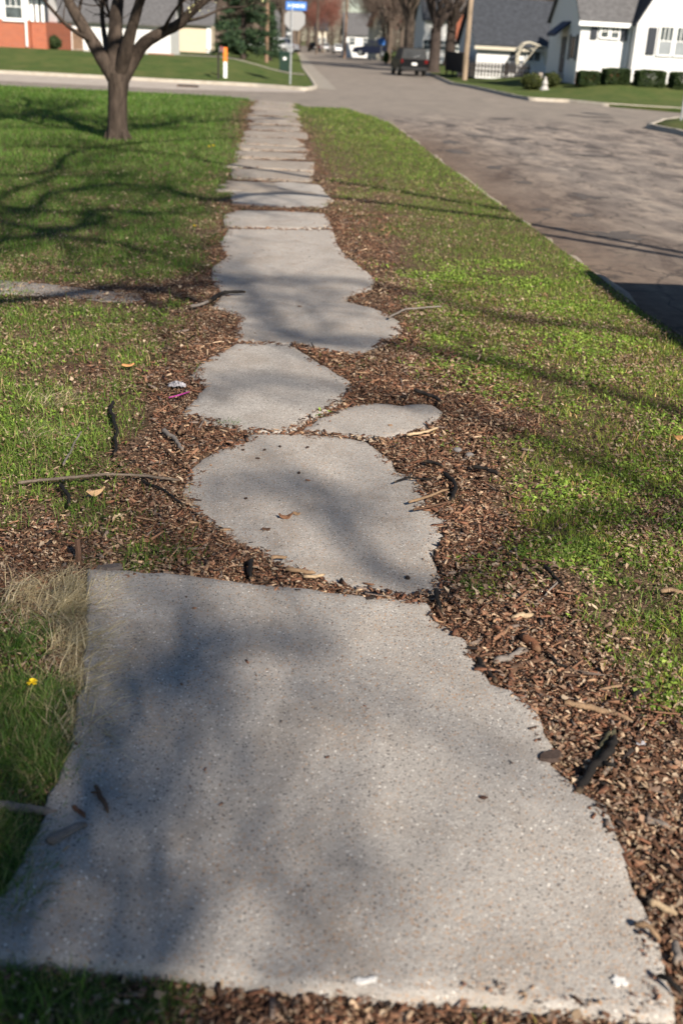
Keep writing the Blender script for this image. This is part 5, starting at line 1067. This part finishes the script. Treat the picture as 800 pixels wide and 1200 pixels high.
# ------------------------------------------------------------ vehicles
def car(label,loc,rz,paint_,kind='suv',cat='car',name='parked_car'):
    tt=thing(name,label,cat,loc,rz); P_=M[paint_]      # forward is +Y, length along Y
    if kind=='suv': Wd,Ln,zb,zbelt,zr=.93,2.3,.34,1.08,1.76; roof=[(-2.2,zbelt),(-2.05,zr-.03),(-1.9,zr),(.15,zr),(.35,zr-.04),(1.05,zbelt)]
    elif kind=='van': Wd,Ln,zb,zbelt,zr=.98,2.6,.3,1.15,2.15; roof=[(-2.5,zbelt),(-2.47,zr-.05),(-2.35,zr),(1.2,zr),(1.35,zr-.05),(1.95,zbelt)]
    else: Wd,Ln,zb,zbelt,zr=.88,2.25,.28,.92,1.43; roof=[(-1.75,zbelt),(-1.05,zr-.03),(-.8,zr),(.1,zr),(.3,zr-.03),(1.15,zbelt)]
    prof=[(-Ln,zb+.12),(-Ln+.02,zbelt-.05),(-Ln+.1,zbelt),(roof[-1][0]+.05,zbelt),(Ln-.25,zbelt-.12),(Ln-.03,zbelt-.3),(Ln,zb+.15),(Ln-.1,zb),(-Ln+.1,zb)]
    m_=MB(); m_.prism([(-Wd,y_,z_) for y_,z_ in prof],(2*Wd,0,0)); m_.build('body',P_,tt,bevel=.05,seg=3)
    n=len(roof); ins=lambda z_: Wd-.03-(z_-zbelt)*.24
    m_=MB(); m_.add([(-ins(z_),y_,z_) for y_,z_ in roof]+[(ins(z_),y_,z_) for y_,z_ in roof],[tuple(range(n)),tuple(range(n,2*n))[::-1]]+[(i,i+1,n+i+1,n+i) for i in range(n-1)]); cb=m_.build('cabin',P_,tt,bevel=.03,seg=2)
    # glass: rear, windscreen, sides, slightly proud
    def quad(ya,za,yb,zb_,off):
        ia,ib=ins(za)-.1,ins(zb_)-.1; d=np.array([yb-ya,zb_-za]);d=d/np.linalg.norm(d); nn=np.array([-d[1],d[0]])*off; m_=MB(); m_.prism([(-ia,ya+nn[0],za+nn[1]),(ia,ya+nn[0],za+nn[1]),(ib,yb+nn[0],zb_+nn[1]),(-ib,yb+nn[0],zb_+nn[1])],(0,nn[0]*.6,nn[1]*.6)); m_.build('window',M['car_glass'],tt)
    r0,r1=roof[0],roof[1]; lerp=lambda a,b,t:(a[0]+(b[0]-a[0])*t,a[1]+(b[1]-a[1])*t)
    a,b=lerp(r0,r1,.12),lerp(r0,r1,.88); quad(a[0],a[1],b[0],b[1],.012)
    r0,r1=roof[-1],roof[-2]; a,b=lerp(r0,r1,.08),lerp(r0,r1,.92); quad(a[0],a[1],b[0],b[1],-.012)
    for s in (-1,1):
        yr=roof[0][0]*.92;yf=roof[-1][0]*.86; cuts=[yr,yr*.45,.0,yf]
        for k in range(3):
            y0_,y1_=cuts[k]+.05,cuts[k+1]-.05; z0_,z1_=zbelt+.05,zr-.12
            t0=.35*(z1_-z0_)/(zr-zbelt) if k==0 else 0; t1=(roof[-1][0]-roof[-2][0])*.8 if k==2 else 0
            q=[(y0_,z0_),(y1_,z0_),(max(y1_-t1,y0_+.1),z1_),(y0_+t0,z1_)]; m_=MB(); m_.prism([(s*(ins(z_)+.003),y_,z_) for y_,z_ in q],(s*.008,0,0)); m_.build('window',M['car_glass'],tt)
        for yw in (-1.38,1.38):
            rw=.36 if kind=='suv' else .32; m_=MB(); m_.tube([(s*(Wd-.2),yw,rw),(s*(Wd-.17),yw,rw),(s*(Wd+.0),yw,rw),(s*(Wd+.03),yw,rw)],[rw-.04,rw,rw,rw-.05],20); w_=m_.build('wheel',M['black'],tt); m_=MB(); m_.disc((s*(Wd+.035),yw,rw),(s,0,0),rw*.58,.02,16); m_.build('rim',M['chrome'],w_)
        m_=MB(); m_.box(min(s*Wd*.98,s*Wd*.74),max(s*Wd*.98,s*Wd*.84),-Ln-.02,-Ln+.08,zbelt-.26,zbelt-.04); m_.build('tail_light',M['lamp_red'],tt,bevel=.015)
        m_=MB(); m_.box(min(s*Wd*.95,s*Wd*.6),max(s*Wd*.95,s*Wd*.6),Ln-.08,Ln+.015,zbelt-.40,zbelt-.26); m_.build('headlight',M['lens'],tt,bevel=.015)
        m_=MB(); m_.box(min(s*(Wd+.02),s*(Wd+.2)),max(s*(Wd+.02),s*(Wd+.2)),.75,.87,zbelt-.02,zbelt+.14); m_.build('mirror',P_,tt,bevel=.02)
    for s,nm in ((-1,'rear_bumper'),(1,'front_bumper')): m_=MB(); y_=s*Ln; m_.box(-Wd*.98,Wd*.98,min(y_-s*.05,y_+s*.09),max(y_-s*.05,y_+s*.09),zb+.02,zb+.24); m_.build(nm,M['black'],tt,bevel=.03)
    m_=MB(); m_.box(-.17,.17,-Ln-.03,-Ln-.005,zb+.36,zb+.50); m_.build('number_plate',M['white'],tt)
    if kind=='suv':
        m_=MB(); m_.tube([(-.1,roof[0][0]-.03,zbelt+.08),(.35,roof[0][0]+.02,zbelt+.24)],.012,5); m_.build('wiper',M['galv'],tt)
        for s in (-1,1): m_=MB(); m_.tube([(s*.62,-1.7,zr+.0),(s*.62,-1.6,zr+.07),(s*.62,-.1,zr+.07),(s*.62,0,zr+.0)],.02,6); m_.build('roof_rail',M['black'],tt)
    return tt
g=at(482,87,78.5); car('dark charcoal suv parked on the right of the far street, seen from behind',(g[0],80.6,-.11),R(3),'p_dark')
car('silver van parked at the kerb right of the frame, shading the road',(4.72,5.65,-.11),0,'p_silver','van','van','parked_van')
g=at(438,62,140); car('navy pickup-sized vehicle parked before the far cream house',(g[0],142,.35),R(75),'p_navy')
g=at(395,60,185); car('white car parked on the far right of the distant street',(at(397,60,185)[0],187,.0),R(4),'p_white','sedan')
car('silver car farther off left of the distant white one',(at(380,58,215)[0],217,.0),R(4),'p_silver','sedan')
car('dark car next to the distant grey utility pole',(at(368,58,205)[0],207,.0),R(4),'p_dark','sedan')
car('white car parked beside the brown wooden pole near the evergreen',(at(320,60,105)[0],107,.45),R(70),'p_white','sedan')
